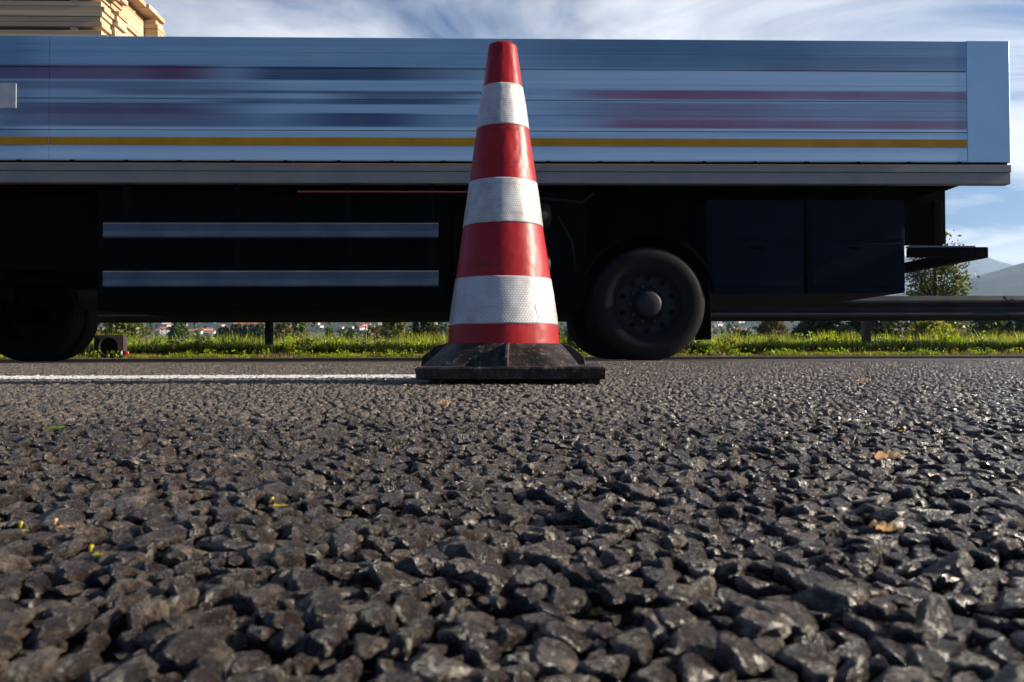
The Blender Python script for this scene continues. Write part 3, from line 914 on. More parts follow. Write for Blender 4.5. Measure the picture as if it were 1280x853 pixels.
def load():
    m = M('sawn_timber')
    g = m.n('ShaderNodeObjectInfo')
    grain = m.noise(1.0, 6, 0.6, m.map((1.2, 40, 60)))
    c = m.ramp(g.outputs['Random'], [(0, (0.50, 0.34, 0.20)), (.5, (0.60, 0.44, 0.28)), (1, (0.70, 0.54, 0.37))])
    c = m.mix(m.ramp(grain, [(0.35, 0.0), (0.65, 0.55)]), c, (0.36, 0.23, 0.13))
    m.col(c); m.rough(.7); m.bump(grain, .3, .003)
    root = empty('timber_stack', (0, TD, 0), ROAD_RZ)
    tag(root, 'stack of tan sawn timber boards standing above the left end of the trailer', 'timber load')
    x0, x1 = ts(-215), ts(122)
    r = random.Random(2)
    z = tz(202.5)
    top = tz(-52)
    MB().box(x0 + .1, x1 - .12, .22, 1.38, z, tz(60)).build('lower_bundle', m.m, root, .004)
    zz = tz(59.5)
    k = 0
    while zz < top:
        h = .042
        last = zz + .05 >= top
        ys = range(6) if last else (0, 1, 5)
        for j in ys:
            y = .20 + j * .20
            MB().box(x0 + r.uniform(0, .12), x1 - r.uniform(0, .10), y + r.uniform(0, .012), y + .188, zz, zz + h).build('board', m.m, root, .002, 1)
        if not last:
            MB().box(x0 + .14, x1 - .14, .61, 1.19, zz, zz + h).build('board_row', m.m, root)
        zz += .046; k += 1
        if k % 5 == 0:
            for q in (x0 + .5, (x0 + x1) / 2, x1 - .35):
                MB().box(q, q + .05, .21, 1.38, zz, zz + .022).build('spacer', m.m, root)
            zz += .026
    return root
load()

# ------------------------------------------------------------------ kerb, verge, guard rail
MAT['kerb'] = worn('kerb_concrete', (0.045, 0.038, 0.034), (0.09, 0.075, 0.065), 5, (0.7, 0.85), 0, .5, 90, .004)
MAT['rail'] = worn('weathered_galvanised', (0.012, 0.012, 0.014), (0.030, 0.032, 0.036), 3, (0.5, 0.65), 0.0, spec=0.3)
MAT['drain'] = worn('drain_concrete', (0.018, 0.014, 0.012), (0.045, 0.034, 0.029), 9, (0.75, 0.9), 0, .6, 70, .01)
kr = empty('kerb', (0, D_EDGE, 0), ROAD_RZ); tag(kr, kind='structure')
for i in range(-30, 30):
    MB().extrude_x([(0.0, -.25), (0.0, -.002), (.012, .004), (.20, .006), (.20, -.25)], i * 1.0 + .004, i * 1.0 + .996).build('kerb_stone', MAT['kerb'], kr, .004, 1)
MB().box(-150, -30, .0, .2, -.25, .004).build('kerb_run', MAT['kerb'], kr); MB().box(30, 200, .0, .2, -.25, .004).build('kerb_run', MAT['kerb'], kr)

GD = 10.62
def gs(px):
    k = (px - 640.0) / F
    return k * GD / (cos(ROAD_RZ) - k * sin(ROAD_RZ))
def gzr(py): return HC + (YH - py) / F * GD
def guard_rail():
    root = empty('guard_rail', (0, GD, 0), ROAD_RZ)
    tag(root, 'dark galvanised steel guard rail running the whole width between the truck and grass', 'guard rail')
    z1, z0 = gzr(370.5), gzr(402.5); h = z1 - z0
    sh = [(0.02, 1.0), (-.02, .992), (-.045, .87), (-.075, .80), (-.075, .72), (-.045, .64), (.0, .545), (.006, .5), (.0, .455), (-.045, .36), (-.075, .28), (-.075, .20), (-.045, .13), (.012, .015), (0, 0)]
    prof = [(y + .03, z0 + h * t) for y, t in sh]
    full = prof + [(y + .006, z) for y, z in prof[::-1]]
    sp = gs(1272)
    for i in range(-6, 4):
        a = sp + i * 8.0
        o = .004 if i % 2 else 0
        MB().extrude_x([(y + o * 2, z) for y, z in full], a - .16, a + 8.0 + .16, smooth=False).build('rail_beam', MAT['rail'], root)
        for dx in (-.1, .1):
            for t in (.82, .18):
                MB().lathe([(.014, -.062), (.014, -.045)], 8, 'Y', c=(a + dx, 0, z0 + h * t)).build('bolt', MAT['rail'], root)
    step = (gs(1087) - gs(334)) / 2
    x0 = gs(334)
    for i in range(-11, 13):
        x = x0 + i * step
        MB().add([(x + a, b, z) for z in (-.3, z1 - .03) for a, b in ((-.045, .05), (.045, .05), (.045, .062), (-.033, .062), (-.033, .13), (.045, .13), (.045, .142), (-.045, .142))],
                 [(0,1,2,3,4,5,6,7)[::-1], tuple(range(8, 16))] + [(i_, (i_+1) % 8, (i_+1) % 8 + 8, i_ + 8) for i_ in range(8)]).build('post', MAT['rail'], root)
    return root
guard_rail()

def drain():
    D = 10.14
    px0, px1 = 118, 153.5
    w = (px1 - px0) / F * D; cxp = X((px0 + px1) / 2, D)
    root = empty('drain_block', (cxp, D, 0.0), ROAD_RZ + R(2)); tag(root, 'dark concrete drain block with a round pipe hole at the left kerb', 'drain block')
    zt, zb = Z(419, D, 135), -.05
    h = .29; cz = zt - .15; r = .108; n = 48
    vs = []; 
    for k in range(n):
        a = 2 * pi * k / n
        c, s = cos(a), sin(a); q = 1 / max(abs(c), abs(s))
        vs += [(c * q * w / 2, -.0, max(zb, cz + s * q * .15)), (r * c, -.0, cz + r * s), ((r + .012) * c, -.008, cz + (r + .012) * s), (r * .97 * c, .11, cz + r * .97 * s), (c * q * w / 2, .12, max(zb, cz + s * q * .15))]
    fs = []
    for k in range(n):
        a, b = k * 5, ((k + 1) % n) * 5
        fs += [(a, b, b + 2, a + 2), (a + 2, b + 2, b + 1, a + 1), (a + 1, b + 1, b + 3, a + 3), (a, a + 4, b + 4, b)]
    fs.append(tuple(k * 5 + 3 for k in range(n)))
    MB().add(vs, fs).build('pipe_head', MAT['drain'], root)
    MB().box(-w/2 + .002, w/2 - .002, 0.004, .118, -.1, cz - .148).build('footing', MAT['drain'], root)
drain()
def can():
    D = 10.16; x = X(155.5, D)
    root = empty('drinks_can', (x, D, .03), R(20)); tag(root, 'tiny red and white drinks can lying right beside the drain block', 'can')
    MB().lathe([(.02, -.05), (.03, -.045), (.033, -.02)], 20, 'X', c=(0, 0, .035)).build('can_end', MAT['white'], root)
    MB().lathe([(.033, -.0195), (.033, .045), (.026, .055)], 20, 'X', c=(0, 0, .035)).build('can_body', MAT['redlamp'], root)
can()

def smooth_noise(x, y, s, o=0.0):
    return mnoise.noise(Vector((x * s + o, y * s - o, o)))
def gz(x, y):
    e = y - x * tan(ROAD_RZ)
    if e < 10.05: return -0.02
    if e < 16: b = min(1, (e - 10.05) / 2.5) * .06
    elif e < 60: b = .06 - .5 * min(1, (e - 16) / 20)
    elif e < 200: b = -.44 + 4.6 * ((e - 60) / 140) ** 1.4
    else: b = 4.16 + (e - 200) * 0.029
    if y > 12: b += smooth_noise(x, y, .3) * .04 + smooth_noise(x, y, .02) * .3 * min(1, (y - 12) / 100)
    return b

def field_mat():
    m = M('meadow')
    n = m.noise(.03, 6, .6); n2 = m.noise(2.5, 6, .7)
    c = m.ramp(n, [(.3, (.045, .075, .022)), (.5, (.10, .115, .04)), (.62, (.17, .14, .07)), (.75, (.06, .09, .03))])
    c = m.mix(m.ramp(n2, [(.35, .0), (.7, .6)]), c, (.03, .045, .015))
    sp = m.n('ShaderNodeSeparateXYZ'); m.l(m.obj(), sp.inputs[0])
    near = m.maprange(sp.outputs[1], 14, 22, 1, 0)
    c = m.mix(near, c, m.mix(n2, (.030, .026, .014), (.07, .05, .03)))
    m.col(c); m.rough(.9); m.bump(n2, .6, .1)
    return m.m
MAT['field'] = field_mat()
def ground():
    ys = np.concatenate([np.linspace(10.06, 16, 24), np.geomspace(16.5, 620, 60)])
    xs = np.concatenate([-np.geomspace(10, 3200, 40)[::-1], np.linspace(-9.5, 9.5, 60), np.geomspace(10, 3200, 40)])
    t = tan(ROAD_RZ); V = []
    for j, y in enumerate(ys):
        for x in xs:
            yy = y + x * t * max(0, 1 - (y - 10) / 60)
            V.append((x, yy, gz(x, yy)))
    nx = len(xs); Fc = np.array([(j * nx + i, j * nx + i + 1, (j + 1) * nx + i + 1, (j + 1) * nx + i) for j in range(len(ys) - 1) for i in range(nx - 1)])
    tag(link('ground', np_mesh('ground', np.array(V), Fc, MAT['field'], True)), kind='structure')
    MB().box(-10000, 10000, -3400, 9.0, -2.0, -.31).build('plain', MAT['field'])['kind'] = 'structure'
ground()

def hill_mat(name, c1, c2, c3, s):
    m = M(name)
    n = m.noise(s, 7, .65); n2 = m.noise(s * 6, 5, .7)
    c = m.ramp(n, [(.35, c1), (.5, c2), (.66, c3)])
    c = m.mix(m.ramp(n2, [(.4, .0), (.6, .7)]), c, c1)
    m.col(c); m.rough(1.0); m.p(**{'Specular_IOR_Level': 0.1})
    return m.m
def hills():
    def prof(pts, q):
        return np.interp(q, [p[0] for p in pts], [p[1] for p in pts])
    pxs = np.linspace(-2600, 3800, 300)
    def build(name, mat, d0, y0, d1, ridge, rough, d2):
        # d0: distance of the foot seen at row y0, d1: distance of the ridge
        ds = np.concatenate([np.linspace(d0, d1, 34), np.linspace(d1, d2, 8)[1:]])
        V = []
        for j, d in enumerate(ds):
            for px in pxs:
                x = (px - 640) / F * d
                zf = (YH - y0) / F * d0
                zr = (YH - prof(ridge, px)) / F * d1
                if d <= d1:
                    t = (d - d0) / (d1 - d0); t2 = t ** 1.5
                    z = zf + (zr - zf) * t2
                else:
                    t = 1 - (d - d1) / (d2 - d1); z = zr * t * t
                amp = rough * min(1, abs(t) + .05)
                z += amp * (mnoise.fractal(Vector((x / 280, d / 280, rough)), 1.0, 2.0, 5)) * (0.35 if j == 33 else 1)
                V.append((x, d, z))
        nx = len(pxs)
        Fc = np.array([(j * nx + i, j * nx + i + 1, (j + 1) * nx + i + 1, (j + 1) * nx + i) for j in range(len(ds) - 1) for i in range(nx - 1)])
        return tag(link(name, np_mesh(name, np.array(V), Fc, mat, True)), kind='structure')
    build('hills', hill_mat('wooded_hill', (.016, .026, .018), (.032, .042, .026), (.10, .095, .06), 1 / 70.), 540, 414.5, 1200,
          [(-2600, 380), (0, 372), (700, 384), (1050, 378), (1180, 363), (1205, 353), (1280, 330), (1420, 296), (1800, 270), (3800, 300)], 11, 1700)
    build('mountains', hill_mat('far_mountain', (.025, .032, .028), (.045, .05, .04), (.08, .078, .07), 1 / 200.), 1720, 405, 2600,
          [(-2600, 330), (300, 345), (1000, 335), (1180, 318), (1232, 321), (1262, 333), (1330, 345), (1600, 350), (3800, 330)], 22, 3300)
hills()

# ------------------------------------------------------------------ foliage
def blades(P, H, Wd, lean, az, curve):
    """tapered bent blades as two quads each, closed to a tip"""
    n = len(P)
    c, s = np.cos(az), np.sin(az)
    side = np.stack([c, s, np.zeros(n)], 1); fwd = np.stack([-s, c, np.zeros(n)], 1)
    up = np.array([0, 0, 1.0])
    V = np.zeros((n, 6, 3))
    for k, (t, w) in enumerate(((0, 1.0), (.55, .85), (1.0, .12))):
        c0 = P + up * (H * t * (1 - .15 * t * lean))[:, None] + fwd * (H * lean * (t * .4 + t * t * curve))[:, None]
        V[:, 2 * k] = c0 - side * (Wd * w * .5)[:, None]; V[:, 2 * k + 1] = c0 + side * (Wd * w * .5)[:, None]
    b = (np.arange(n) * 6)[:, None]
    Fc = np.concatenate([b + np.array([[0, 1, 3, 2]]), b + np.array([[2, 3, 5, 4]])])
    return V.reshape(-1, 3), Fc

def quads(P, S, asp=0.6, upness=0.0, r=None):
    """leaf shaped quads with random orientation"""
    n = len(P); r = r or rng
    a = r.normal(size=(n, 3)); a /= np.linalg.norm(a, axis=1, keepdims=True)
    nn = r.normal(size=(n, 3)); nn[:, 2] += upness
    b = np.cross(a, nn); b /= np.linalg.norm(b, axis=1, keepdims=True)
    V = np.stack([P - a * S[:, None], P + b * (S * asp)[:, None] - a * (S * .1)[:, None], P + a * S[:, None], P - b * (S * asp)[:, None] - a * (S * .1)[:, None]], 1)
    Fc = np.arange(n * 4).reshape(n, 4)
    return V.reshape(-1, 3), Fc

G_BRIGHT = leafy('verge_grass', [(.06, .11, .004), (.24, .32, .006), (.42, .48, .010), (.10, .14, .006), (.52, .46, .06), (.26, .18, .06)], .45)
G_SHADE = leafy('shade_toned_grass', [(.02, .035, .004), (.035, .06, .006), (.07, .09, .010)], .25)  # darker copy of the grass, with the rail's shade in its colour
G_DRY = leafy('dry_grass', [(.24, .17, .08), (.33, .24, .12), (.15, .10, .05), (.20, .18, .06)], .3)
G_WEED = leafy('weed_leaves', [(.06, .13, .006), (.26, .38, .012), (.44, .50, .03), (.10, .17, .010)], .48, .38)
G_TALL = leafy('tall_meadow_grass', [(.09, .13, .03), (.17, .19, .05), (.24, .23, .08), (.13, .16, .04)], .4)

def verge():
    t = tan(ROAD_RZ)
    def pts(n, e0, e1, hw=11, pw=1.0):
        x = rng.uniform(-hw, hw, n); e = e0 + (e1 - e0) * rng.random(n) ** pw
        y = e + x * t
        z = np.array([gz(a, b) for a, b in zip(x, y)])
        return np.column_stack([x, y, z])
    def clump(P, s, o=0.0): return np.array([mnoise.noise(Vector((a * s + o, b * s, o))) for a, b, _ in P])
    def emit(name, P, H, W, mat, label, lean=.5):
        hit = (np.abs(P[:, 0] - X(135.7, 10.14)) < .21) & (P[:, 1] < 10.30)
        P, H, W = P[~hit], H[~hit], W[~hit]
        n = len(P)
        V, Fc = blades(P, H, W, rng.uniform(0, lean * 2, n), rng.uniform(0, 6.283, n), rng.uniform(.2, .7, n))
        o = link(name, np_mesh(name, V, Fc, mat)); tag(o, kind='stuff'); o['label'] = label
    # low growth right behind the kerb
    P = pts(26000, 10.08, 10.42); q = clump(P, 2.2); keep = q > .02; P = P[keep]; q = q[keep]
    emit('verge_grass', P, .022 + .045 * np.clip(q + .3, 0, 1) * rng.uniform(.5, 1.3, len(P)), np.full(len(P), .007), G_BRIGHT, 'low green grass growing just behind the kerb')
    P = pts(9000, 10.08, 10.5); q = clump(P, 1.7, 8); keep = q > -.05; P = P[keep]
    emit('dry_grass', P, rng.uniform(.02, .09, len(P)), np.full(len(P), .006), G_DRY, 'brown dry grass and litter along the kerb', .9)
    # tall bank of grass under and behind the rail
    P = pts(76000, 10.72, 13.2, 13, 1.3); q = clump(P, 1.1, 3); kk = clump(P, 3.1, 9) > -.22; P = P[kk]; q = q[kk]
    H = (.19 + .20 * q + .14 * clump(P, 4, 1)) * rng.uniform(.55, 1.25, len(P))
    emit('bank_grass', P, np.clip(H, .06, .36), rng.uniform(.007, .016, len(P)), G_BRIGHT, 'bright green grass bank beneath the guard rail', .45)
    # dense front rows, rail shade put into their dark colour
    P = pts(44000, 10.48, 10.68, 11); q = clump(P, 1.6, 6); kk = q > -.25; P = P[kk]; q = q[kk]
    emit('shade_painted_grass', P, np.clip((.17 + .10 * q) * rng.uniform(.6, 1.2, len(P)), .04, .22), rng.uniform(.007, .014, len(P)), G_SHADE, 'dense grass directly under the guard rail, darkened in colour as shade', .5)
    P = pts(9000, 11.0, 14, 13); emit('seed_grass', P, rng.uniform(.12, .32, len(P)), np.full(len(P), .005), G_DRY, 'thin dry stalks standing in the green bank', .4)
    P = pts(50000, 13, 34, 30); emit('meadow_grass', P, rng.uniform(.15, .42, len(P)), rng.uniform(.015, .03, len(P)), G_TALL, 'pale tall meadow grass beyond the bank', .4)
    # weeds growing in separate tufts: tall ones behind the rail, low ones at the kerb
    def tufts(name, count, e0, e1, h0, h1, r0, r1, leaves, size, mat, label):
        c = pts(count, e0, e1, 10.5); out = []; sz = []
        for k in range(count):
            h = rng.uniform(h0, h1); r = rng.uniform(r0, r1); m_ = int(leaves * rng.uniform(.6, 1.3))
            q = rng.normal(size=(m_, 3)); q /= np.linalg.norm(q, axis=1, keepdims=True); q *= (rng.random(m_) ** .5)[:, None]
            q[:, 0] *= r; q[:, 1] *= r * .6; q[:, 2] = (q[:, 2] * .5 + .5) * h
            out.append(c[k] + q); sz.append(rng.uniform(.6, 1.2, m_) * size * rng.uniform(.7, 1.3))
        V, Fc = quads(np.vstack(out), np.concatenate(sz), .55, .5)
        o = link(name, np_mesh(name, V, Fc, mat)); tag(o, kind='stuff'); o['label'] = label
    tufts('weed_tufts', 170, 10.68, 11.3, .14, .36, .06, .20, 95, .022, G_WEED, 'tall leafy weed tufts standing out of the bank')
    tufts('dark_tufts', 90, 10.5, 10.9, .10, .30, .08, .22, 110, .020, G_SHADE, 'leafy tufts below the rail, darkened in colour as shade')
    tufts('low_tufts', 120, 10.12, 10.42, .03, .13, .04, .14, 60, .015, G_WEED, 'low bright tufts right behind the kerb')
    tufts('dry_tufts', 60, 10.12, 10.6, .03, .14, .04, .12, 50, .014, G_DRY, 'withered brown tufts behind the kerb')
    # broad leaves of weeds
    P = pts(30000, 10.75, 12.2, 12); q = clump(P, 1.9, 5); P = P[q > -.02]; P[:, 2] += rng.uniform(.03, .24, len(P)) * (0.6 + .5 * clump(P, 1.3, 2))
    V, Fc = quads(P, rng.uniform(.014, .036, len(P)), .6, .8)
    o = link('broadleaf_weeds', np_mesh('broadleaf_weeds', V, Fc, G_WEED)); tag(o, kind='stuff'); o['label'] = 'broad leaved weeds mixed into the bank of grass'
    P = pts(4200, 10.10, 10.5, 12); q = clump(P, 2.6, 15); P = P[q > .05]; P[:, 2] += rng.uniform(.01, .10, len(P))
    V, Fc = quads(P, rng.uniform(.008, .02, len(P)), .6, .8)
    o = link('kerb_weeds', np_mesh('kerb_weeds', V, Fc, G_WEED)); tag(o, kind='stuff'); o['label'] = 'low leafy weeds in patches along the kerb'
    P = pts(6000, 10.07, 10.55, 12); P[:, 2] += .006
    V, Fc = quads(P, rng.uniform(.010, .024, len(P)), .6, .8)
    o = link('leaf_litter', np_mesh('leaf_litter', V, Fc, G_DRY)); tag(o, kind='stuff'); o['label'] = 'fallen brown leaves lying behind the kerb'
verge()

BARK = worn('bark', (.05, .038, .028), (.09, .07, .05), 8, (.8, .95))
LEAFM = {
    'olive': leafy('olive_leaves', [(.05, .07, .016), (.10, .12, .03), (.19, .18, .05)], .35),
    'dark': leafy('dark_leaves', [(.018, .028, .010), (.035, .05, .016), (.07, .085, .025)], .25),
    'brown': leafy('brownish_leaves', [(.07, .06, .025), (.12, .10, .04), (.16, .12, .05)], .3),
    'green': leafy('mid_green_leaves', [(.04, .07, .015), (.08, .12, .025), (.13, .16, .04)], .32),
    'yellow': leafy('yellowing_leaves', [(.10, .13, .02), (.24, .26, .03), (.42, .36, .06)], .42),
}
def plant(name, label, cat, px0, px1, ytop, D, leaf, n, size, group=None, clumps=14, hang=0.0, seed=1, tall=False):
    """shrub or tree between two columns of the photograph with its top at a row"""
    r = np.random.default_rng(seed)
    cx = X((px0 + px1) / 2, D); w = (px1 - px0) / F * D
    cy = D; base = gz(cx, cy); top = Z(ytop, D, (px0 + px1) / 2)
    h = max(.3, top - base)
    root = empty(name, (cx, cy, base)); tag(root, label, cat, group)
    low = .22 if tall else .05
    C = []; 
    for k in range(clumps):
        t = low + (1 - low) * r.random() ** .8
        prof = math.sin(pi * min(1, (t * .75 + .22))) ** .6
        a = r.uniform(0, 6.283); rr = math.sqrt(r.random()) * w * .36 * prof
        C.append((rr * cos(a), rr * sin(a), h * (t * .86 + .02), w * r.uniform(.13, .22), h * r.uniform(.09, .16)))
    mb = MB()
    mb.tube([(0, 0, -.1), (w * .01, 0, h * .25), (-w * .02, w * .02, h * .55), (0, 0, h * .85)], [h * .028, h * .022, h * .015, h * .005], 7)
    for c in C:
        z0 = h * r.uniform(.08, .35); 
        mb.tube([(0, 0, z0), (c[0] * .5, c[1] * .5, (z0 + c[2]) * .52), (c[0], c[1], c[2])], [h * .012, h * .008, h * .003], 5)
    mb.build('trunk', BARK, root)
    n = int(n * 2.2); size = size * 1.15
    per = n // clumps; P = []
    for c in C:
        d = r.normal(size=(per, 3)); d /= np.linalg.norm(d, axis=1, keepdims=True)
        q = d * (r.random(per) ** .45)[:, None]
        P.append(np.array(c[:3]) + q * np.array([c[3], c[3], c[4]]))
    # loose outer shoots
    k2 = n // 8
    a = r.uniform(0, 6.283, k2); t = r.uniform(low, 1.0, k2)
    sh = np.column_stack([np.cos(a) * w * .46 * np.sin(pi * (t * .7 + .2)), np.sin(a) * w * .46 * np.sin(pi * (t * .7 + .2)), t * h])
    P.append(sh + r.normal(size=(k2, 3)) * np.array([w * .04, w * .04, h * .03]))
    P = np.vstack(P); P[:, 2] = np.maximum(P[:, 2], 0.02)
    V, Fc = quads(P, r.uniform(.6, 1.3, len(P)) * size, .55, .3, r)
    link('crown', np_mesh('crown', V, Fc, LEAFM[leaf]), root)
    return root

far_g = 'bushes beyond the guard rail'
plant('bush', 'dim olive bush at the far left edge below the truck', 'bush', -40, 60, 399, 19, 'olive', 3000, .05, seed=11)
plant('bush', 'brown olive bush just left of the drain block', 'bush', 62, 128, 400, 22, 'brown', 2600, .05, seed=12)
plant('bush', 'brownish green bush rising behind the drain block', 'bush', 118, 192, 398, 24, 'olive', 3200, .055, seed=13)
plant('tree', 'small dark round tree standing alone between white houses on the left', 'tree', 212, 237, 399, 75, 'green', 2400, .13, seed=14, tall=True)
for i, (a, b, yt, s) in enumerate(((268, 292, 409, 21), (284, 306, 406, 22), (300, 322, 405, 23), (316, 336, 404, 24))):
    plant('tree', ['leftmost small tree of the dark row left of the guard rail post', 'second small tree of the dark row left of the guard rail post',
                   'third small tree of the dark row left of the guard rail post', 'rightmost tree of the dark row, partly behind the rail post'][i], 'tree', a, b, yt, 95, 'dark', 1500, .16, 'dark row of trees left of the post', seed=s, tall=True)
plant('bush', 'pale grey green bush just right of the guard rail post', 'bush', 336, 372, 404, 34, 'brown', 2600, .07, seed=31)
plant('bush', 'taller olive bush between the rail post and two round trees', 'bush', 360, 388, 401, 36, 'olive', 2400, .07, seed=32)
plant('tree', 'small round tree, left one of the two round trees', 'tree', 404, 420, 411, 60, 'green', 1600, .09, 'pair of small round trees', seed=33, tall=True)
plant('tree', 'small round tree, right one of the two round trees', 'tree', 430, 449, 413, 55, 'green', 1800, .09, 'pair of small round trees', seed=34, tall=True)
plant('bush', 'reddish brown bush left of the cone and right of the round trees', 'bush', 452, 486, 408, 30, 'brown', 2400, .06, seed=35)
plant('bush', 'dark green bush rising near the left side of the cone', 'bush', 474, 512, 396, 24, 'olive', 3000, .055, seed=36)
plant('bush', 'leggy dark bush close to the left side of the cone', 'bush', 508, 562, 394, 18, 'dark', 3200, .045, seed=37)
plant('bush', 'dark bush directly behind the cone', 'bush', 560, 700, 398, 17, 'dark', 4200, .05, seed=38)
plant('bush', 'very dark low bush right of the cone', 'bush', 695, 790, 404, 18, 'dark', 3600, .045, seed=39)
plant('bush', 'dim bush behind the trailer wheel', 'bush', 790, 850, 405, 20, 'dark', 3000, .05, seed=40)
plant('bush', 'low scrubby dark bush left of the small brownish tree', 'bush', 905, 950, 413, 30, 'dark', 2000, .05, seed=41)
plant('tree', 'small brownish tree in the gap right of the trailer wheel', 'tree', 944, 988, 399, 28, 'brown', 3400, .06, seed=42, tall=True)
plant('bush', 'dark bush left of the right hand rail post', 'bush', 990, 1062, 396, 17, 'dark', 4200, .04, seed=43)
plant('bush', 'nearly black bush behind the right hand rail post', 'bush', 1050, 1142, 390, 15.5, 'dark', 5200, .04, seed=44)
plant('tree', 'slender leafy tree rising behind the guard rail under the trailer tail', 'tree', 1128, 1216, 287, 16.5, 'olive', 3000, .035, seed=45, tall=False, clumps=26)
plant('bush', 'yellow leaved bush at the foot of the slender tree', 'bush', 1132, 1196, 401, 14.2, 'yellow', 2600, .028, seed=46)
plant('bush', 'airy olive bush left of the dark bush at the right edge', 'bush', 1206, 1266, 394, 20, 'olive', 3400, .04, seed=47)
plant('bush', 'dark bush at the right edge below the guard rail', 'bush', 1256, 1320, 388, 15, 'dark', 3600, .04, seed=48)

# a belt of scrub further off, too far to tell apart
def scrub():
    n = 26000
    D = rng.uniform(110, 400, n); px = rng.uniform(-1500, 2800, n)
    q = np.array([mnoise.noise(Vector((a / 60., b / 70., 3.3))) for a, b in zip(px, D)])
    k = q > .12; D, px, q = D[k], px[k], q[k]
    x = (px - 640) / F * D
    z = np.array([gz(a, b) for a, b in zip(x, D)]) + rng.random(len(D)) ** 1.4 * 4.5 * np.clip(q * 4, .2, 1)
    V, Fc = quads(np.column_stack([x, D, z]), rng.uniform(.35, .9, len(D)), .7, .3)
    o = link('distant_scrub', np_mesh('distant_scrub', V, Fc, LEAFM['dark'])); tag(o, kind='stuff'); o['label'] = 'dark scrub and hedges far across the plain'
scrub()

# ------------------------------------------------------------------ houses
MAT['plaster'] = worn('house_plaster', (.62, .60, .55), (.74, .72, .68), .3, (.8, .9))
MAT['tiles'] = worn('red_roof_tiles', (.38, .10, .05), (.50, .16, .08), .5, (.7, .8))
MAT['pane'] = worn('window_pane', (.03, .035, .04), (.05, .05, .06), 1, (.1, .2))
def house_proto(w, d, h, roofh):
    root = empty('house')
    MB().box(-w/2, w/2, -d/2, d/2, -3, h).build('wall', MAT['plaster'], root)
    o = .5
    MB().add([(-w/2 - o, -d/2 - o, h), (w/2 + o, -d/2 - o, h), (w/2 + o, d/2 + o, h), (-w/2 - o, d/2 + o, h), (-w/2 - o, 0, h + roofh), (w/2 + o, 0, h + roofh)],
             [(0, 1, 5, 4), (2, 3, 4, 5), (0, 4, 3), (1, 2, 5), (3, 2, 1, 0)]).build('roof', MAT['tiles'], root)
    for i in range(3):
        for z in (1.0, 3.8):
            if z + 1.4 < h:
                x = -w/2 + w * (i + .5) / 3
                MB().box(x - .55, x + .55, -d/2 - .04, -d/2 + .02, z, z + 1.3).build('window', MAT['pane'], root)
    return root
def hill_z(px, d):
    d0, d1, y0 = 540, 1200, 414.5
    zf = (YH - y0) / F * d0
    zr = (YH - np.interp(px, [-2600, 0, 700, 1050, 1180, 1205, 1280, 1420], [380, 372, 384, 378, 363, 353, 330, 296])) / F * d1
    t = (d - d0) / (d1 - d0); x = (px - 640) / F * d
    return zf + (zr - zf) * t ** 1.5 + 11 * min(1, t + .05) * mnoise.fractal(Vector((x / 280, d / 280, 11)), 1.0, 2.0, 5)
def houses():
    A, B = house_proto(13, 9, 5.8, 2.4), house_proto(20, 10, 5.0, 2.0)
    C = house_proto(9, 8, 3.2, 2.2)
    spots = []
    # named individuals
    D = 150
    C.scale = (.6, .6, .6)
    C.location = (X(314.5, D), D, Z(418.5, D, 315)); C.rotation_euler = (0, 0, R(12))
    tag(C, 'small house with a bright orange red roof just left of the rail post', 'house')
    D = 640
    def put(src, px, py, D, rz, label, group=None, s=1.0, first=False):
        o = src if first else copy_tree(src)
        o.location = (X(px, D), D, Z(py, D, px)); o.rotation_euler = (0, 0, rz); o.scale = (s, s, s)
        tag(o, label, 'house', group); o['group'] = group or 'houses across the plain'
        return o
    put(A, 209, 418.5, 320, R(15), 'white house with a pale gable left of the lone round tree', None, 0.39, True)
    put(B, 232, 420, 350, R(-8), 'long red roofed house just right of the lone round tree', None, 0.42, True)
    put(A, 246, 420, 320, R(5), 'white walled house second in the row right of the lone tree', None, 0.31)
    put(B, 258, 419.5, 360, R(10), 'long low red roof at the right end of the row of houses', None, 0.36)
    put(A, 200, 419, 350, R(-10), 'low pale house leftmost in the row across the plain', None, 0.31)
    r = random.Random(4)
    for i in range(64):
        px = r.choice([r.uniform(180, 310), r.uniform(380, 475), r.uniform(855, 945), r.uniform(165, 480), r.uniform(1195, 1240)])
        d = r.uniform(560, 900)
        o = copy_tree(r.choice([A, B]))
        o.location = (X(px, d), d, hill_z(px, d) - .3); o.rotation_euler = (0, 0, r.uniform(-1, 1)); o.scale = (.42, .42, .42)
        tag(o, 'tiny white house with red roof scattered on the blue hillside', 'house', 'houses scattered on the far hillside')
houses()

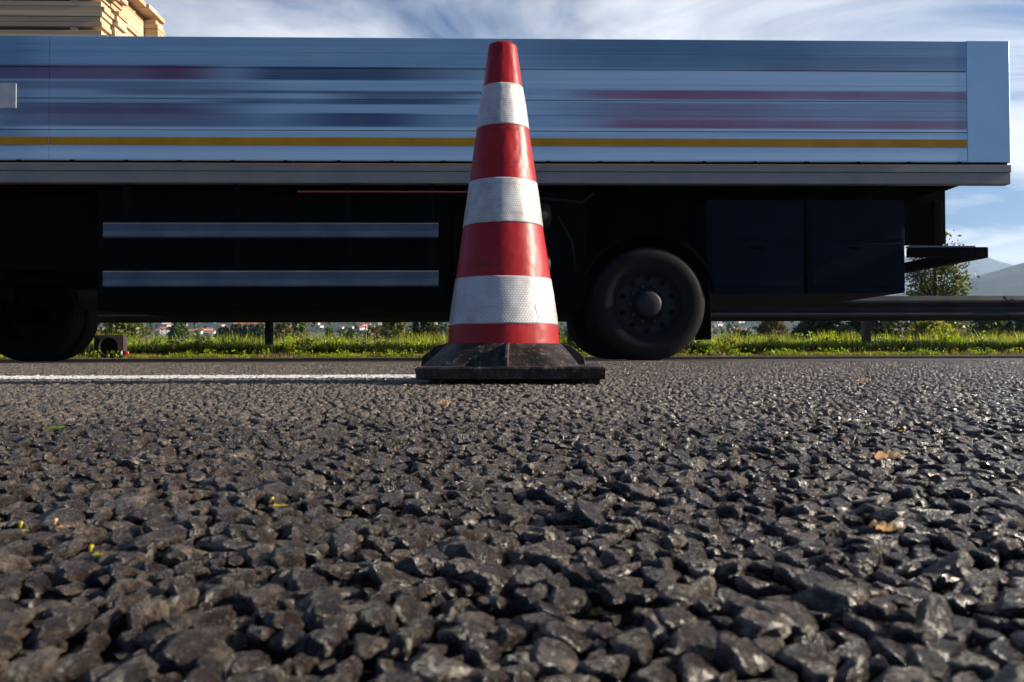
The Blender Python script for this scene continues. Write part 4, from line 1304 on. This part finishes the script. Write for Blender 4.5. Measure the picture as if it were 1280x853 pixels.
# ------------------------------------------------------------------ things lying on the asphalt
def fallen_leaves():
    tan_m = leafy('dry_tan_leaf', [(.72, .50, .28), (.80, .60, .38), (.62, .40, .20)], .35, .45, (1.2, 1.0, .75))
    yel = leafy('yellow_leaf', [(.55, .42, .03), (.62, .50, .06)], .35, .5)
    grn = leafy('green_leaf', [(.10, .22, .01), (.16, .30, .02)], .35, .4)
    def leaf(px, py, wpx, mat, label, curl, seed, tall=1.0, rz=None):
        D = F * (HC - .004) / (py - YH); w = wpx / F * D; r = random.Random(seed)
        root = empty('fallen_leaf', (X(px, D), D, .0035), rz if rz is not None else r.uniform(-.5, .5))
        tag(root, label, 'leaf', 'leaves lying on the asphalt')
        nu, nv = 16, 8; vs = []; 
        for i in range(nu + 1):
            u = i / nu; half = .30 * w * math.sin(pi * (u ** .8 * .96 + .02)) ** .7
            half *= 1 + .22 * sin(u * 19 + seed) * (1 if u < .9 else 0)
            for j in range(nv + 1):
                v = -1 + 2 * j / nv
                zz = abs(v) ** 1.5 * half * curl + (u - .4) ** 2 * w * .35 * tall + .10 * w * tall * mnoise.noise(Vector((u * 5 + seed, v * 2, 1)))
                vs.append(((u - .5) * w, v * half * (1 - .35 * curl * abs(v)), zz + .001))
        fs = [(i * (nv + 1) + j, i * (nv + 1) + j + 1, (i + 1) * (nv + 1) + j + 1, (i + 1) * (nv + 1) + j) for i in range(nu) for j in range(nv)]
        MB().add(vs, fs, True).build('blade', mat, root)
        MB().tube([(-.5 * w, 0, .004), (-.62 * w, .02 * w, .003 + .05 * w), (-.74 * w, .06 * w, .002)], [.0006, .0005, .0005], 5).build('stem', mat, root)
    leaf(1108, 577, 30, tan_m, 'curled tan leaf with a yellow tip, larger upper leaf at the right', 1.1, 3, 1.5)
    leaf(1109, 667, 30, tan_m, 'small folded tan leaf nearest the camera at the right', 1.0, 8, 1.5)
    leaf(1080, 480, 17, tan_m, 'tiny pale leaf farthest away at the right', 1.0, 5, 1.5)
    leaf(1126, 541.5, 8, yel, 'tiny bright yellow leaf above the curled tan leaf', .3, 6, .6)
    leaf(555, 508, 16, tan_m, 'small upright brown leaf in front of the cone base', 1.6, 7, 3.0)
    leaf(72, 535, 27, grn, 'flat green leaf on the left, behind the others', .3, 9, .5, rz=.1)
    leaf(80, 659, 16, tan_m, 'small cream leaf scrap among the stones at the left', .5, 10, .7)
    leaf(33, 663, 10, yel, 'small yellow leaf scrap at the left edge', .4, 11, .7)
    leaf(123, 694, 14, yel, 'torn yellow green leaf scrap, lowest at the left', .6, 12, .7)
    leaf(351, 633, 22, yel, 'faint yellow leaf scrap left of centre among stones', .3, 13, .4)
    leaf(1203, 488, 16, yel, 'flat dull yellow blade far away near the right edge', .2, 14, .3)
fallen_leaves()

# ------------------------------------------------------------------ haze
def haze():
    m = bpy.data.materials.new('haze'); m.use_nodes = True; t = m.node_tree; t.nodes.clear()
    o = t.nodes.new('ShaderNodeOutputMaterial'); v = t.nodes.new('ShaderNodeVolumePrincipled')
    v.inputs['Color'].default_value = (.50, .72, 1.0, 1); v.inputs['Density'].default_value = .00028; v.inputs['Anisotropy'].default_value = .3
    t.links.new(v.outputs[0], o.inputs['Volume'])
    b = MB().box(-11000, 11000, -3500, 3600, -3.2, 345).build('haze', m); tag(b, kind='stuff'); b['label'] = 'pale blue haze in front of the hills'
haze()
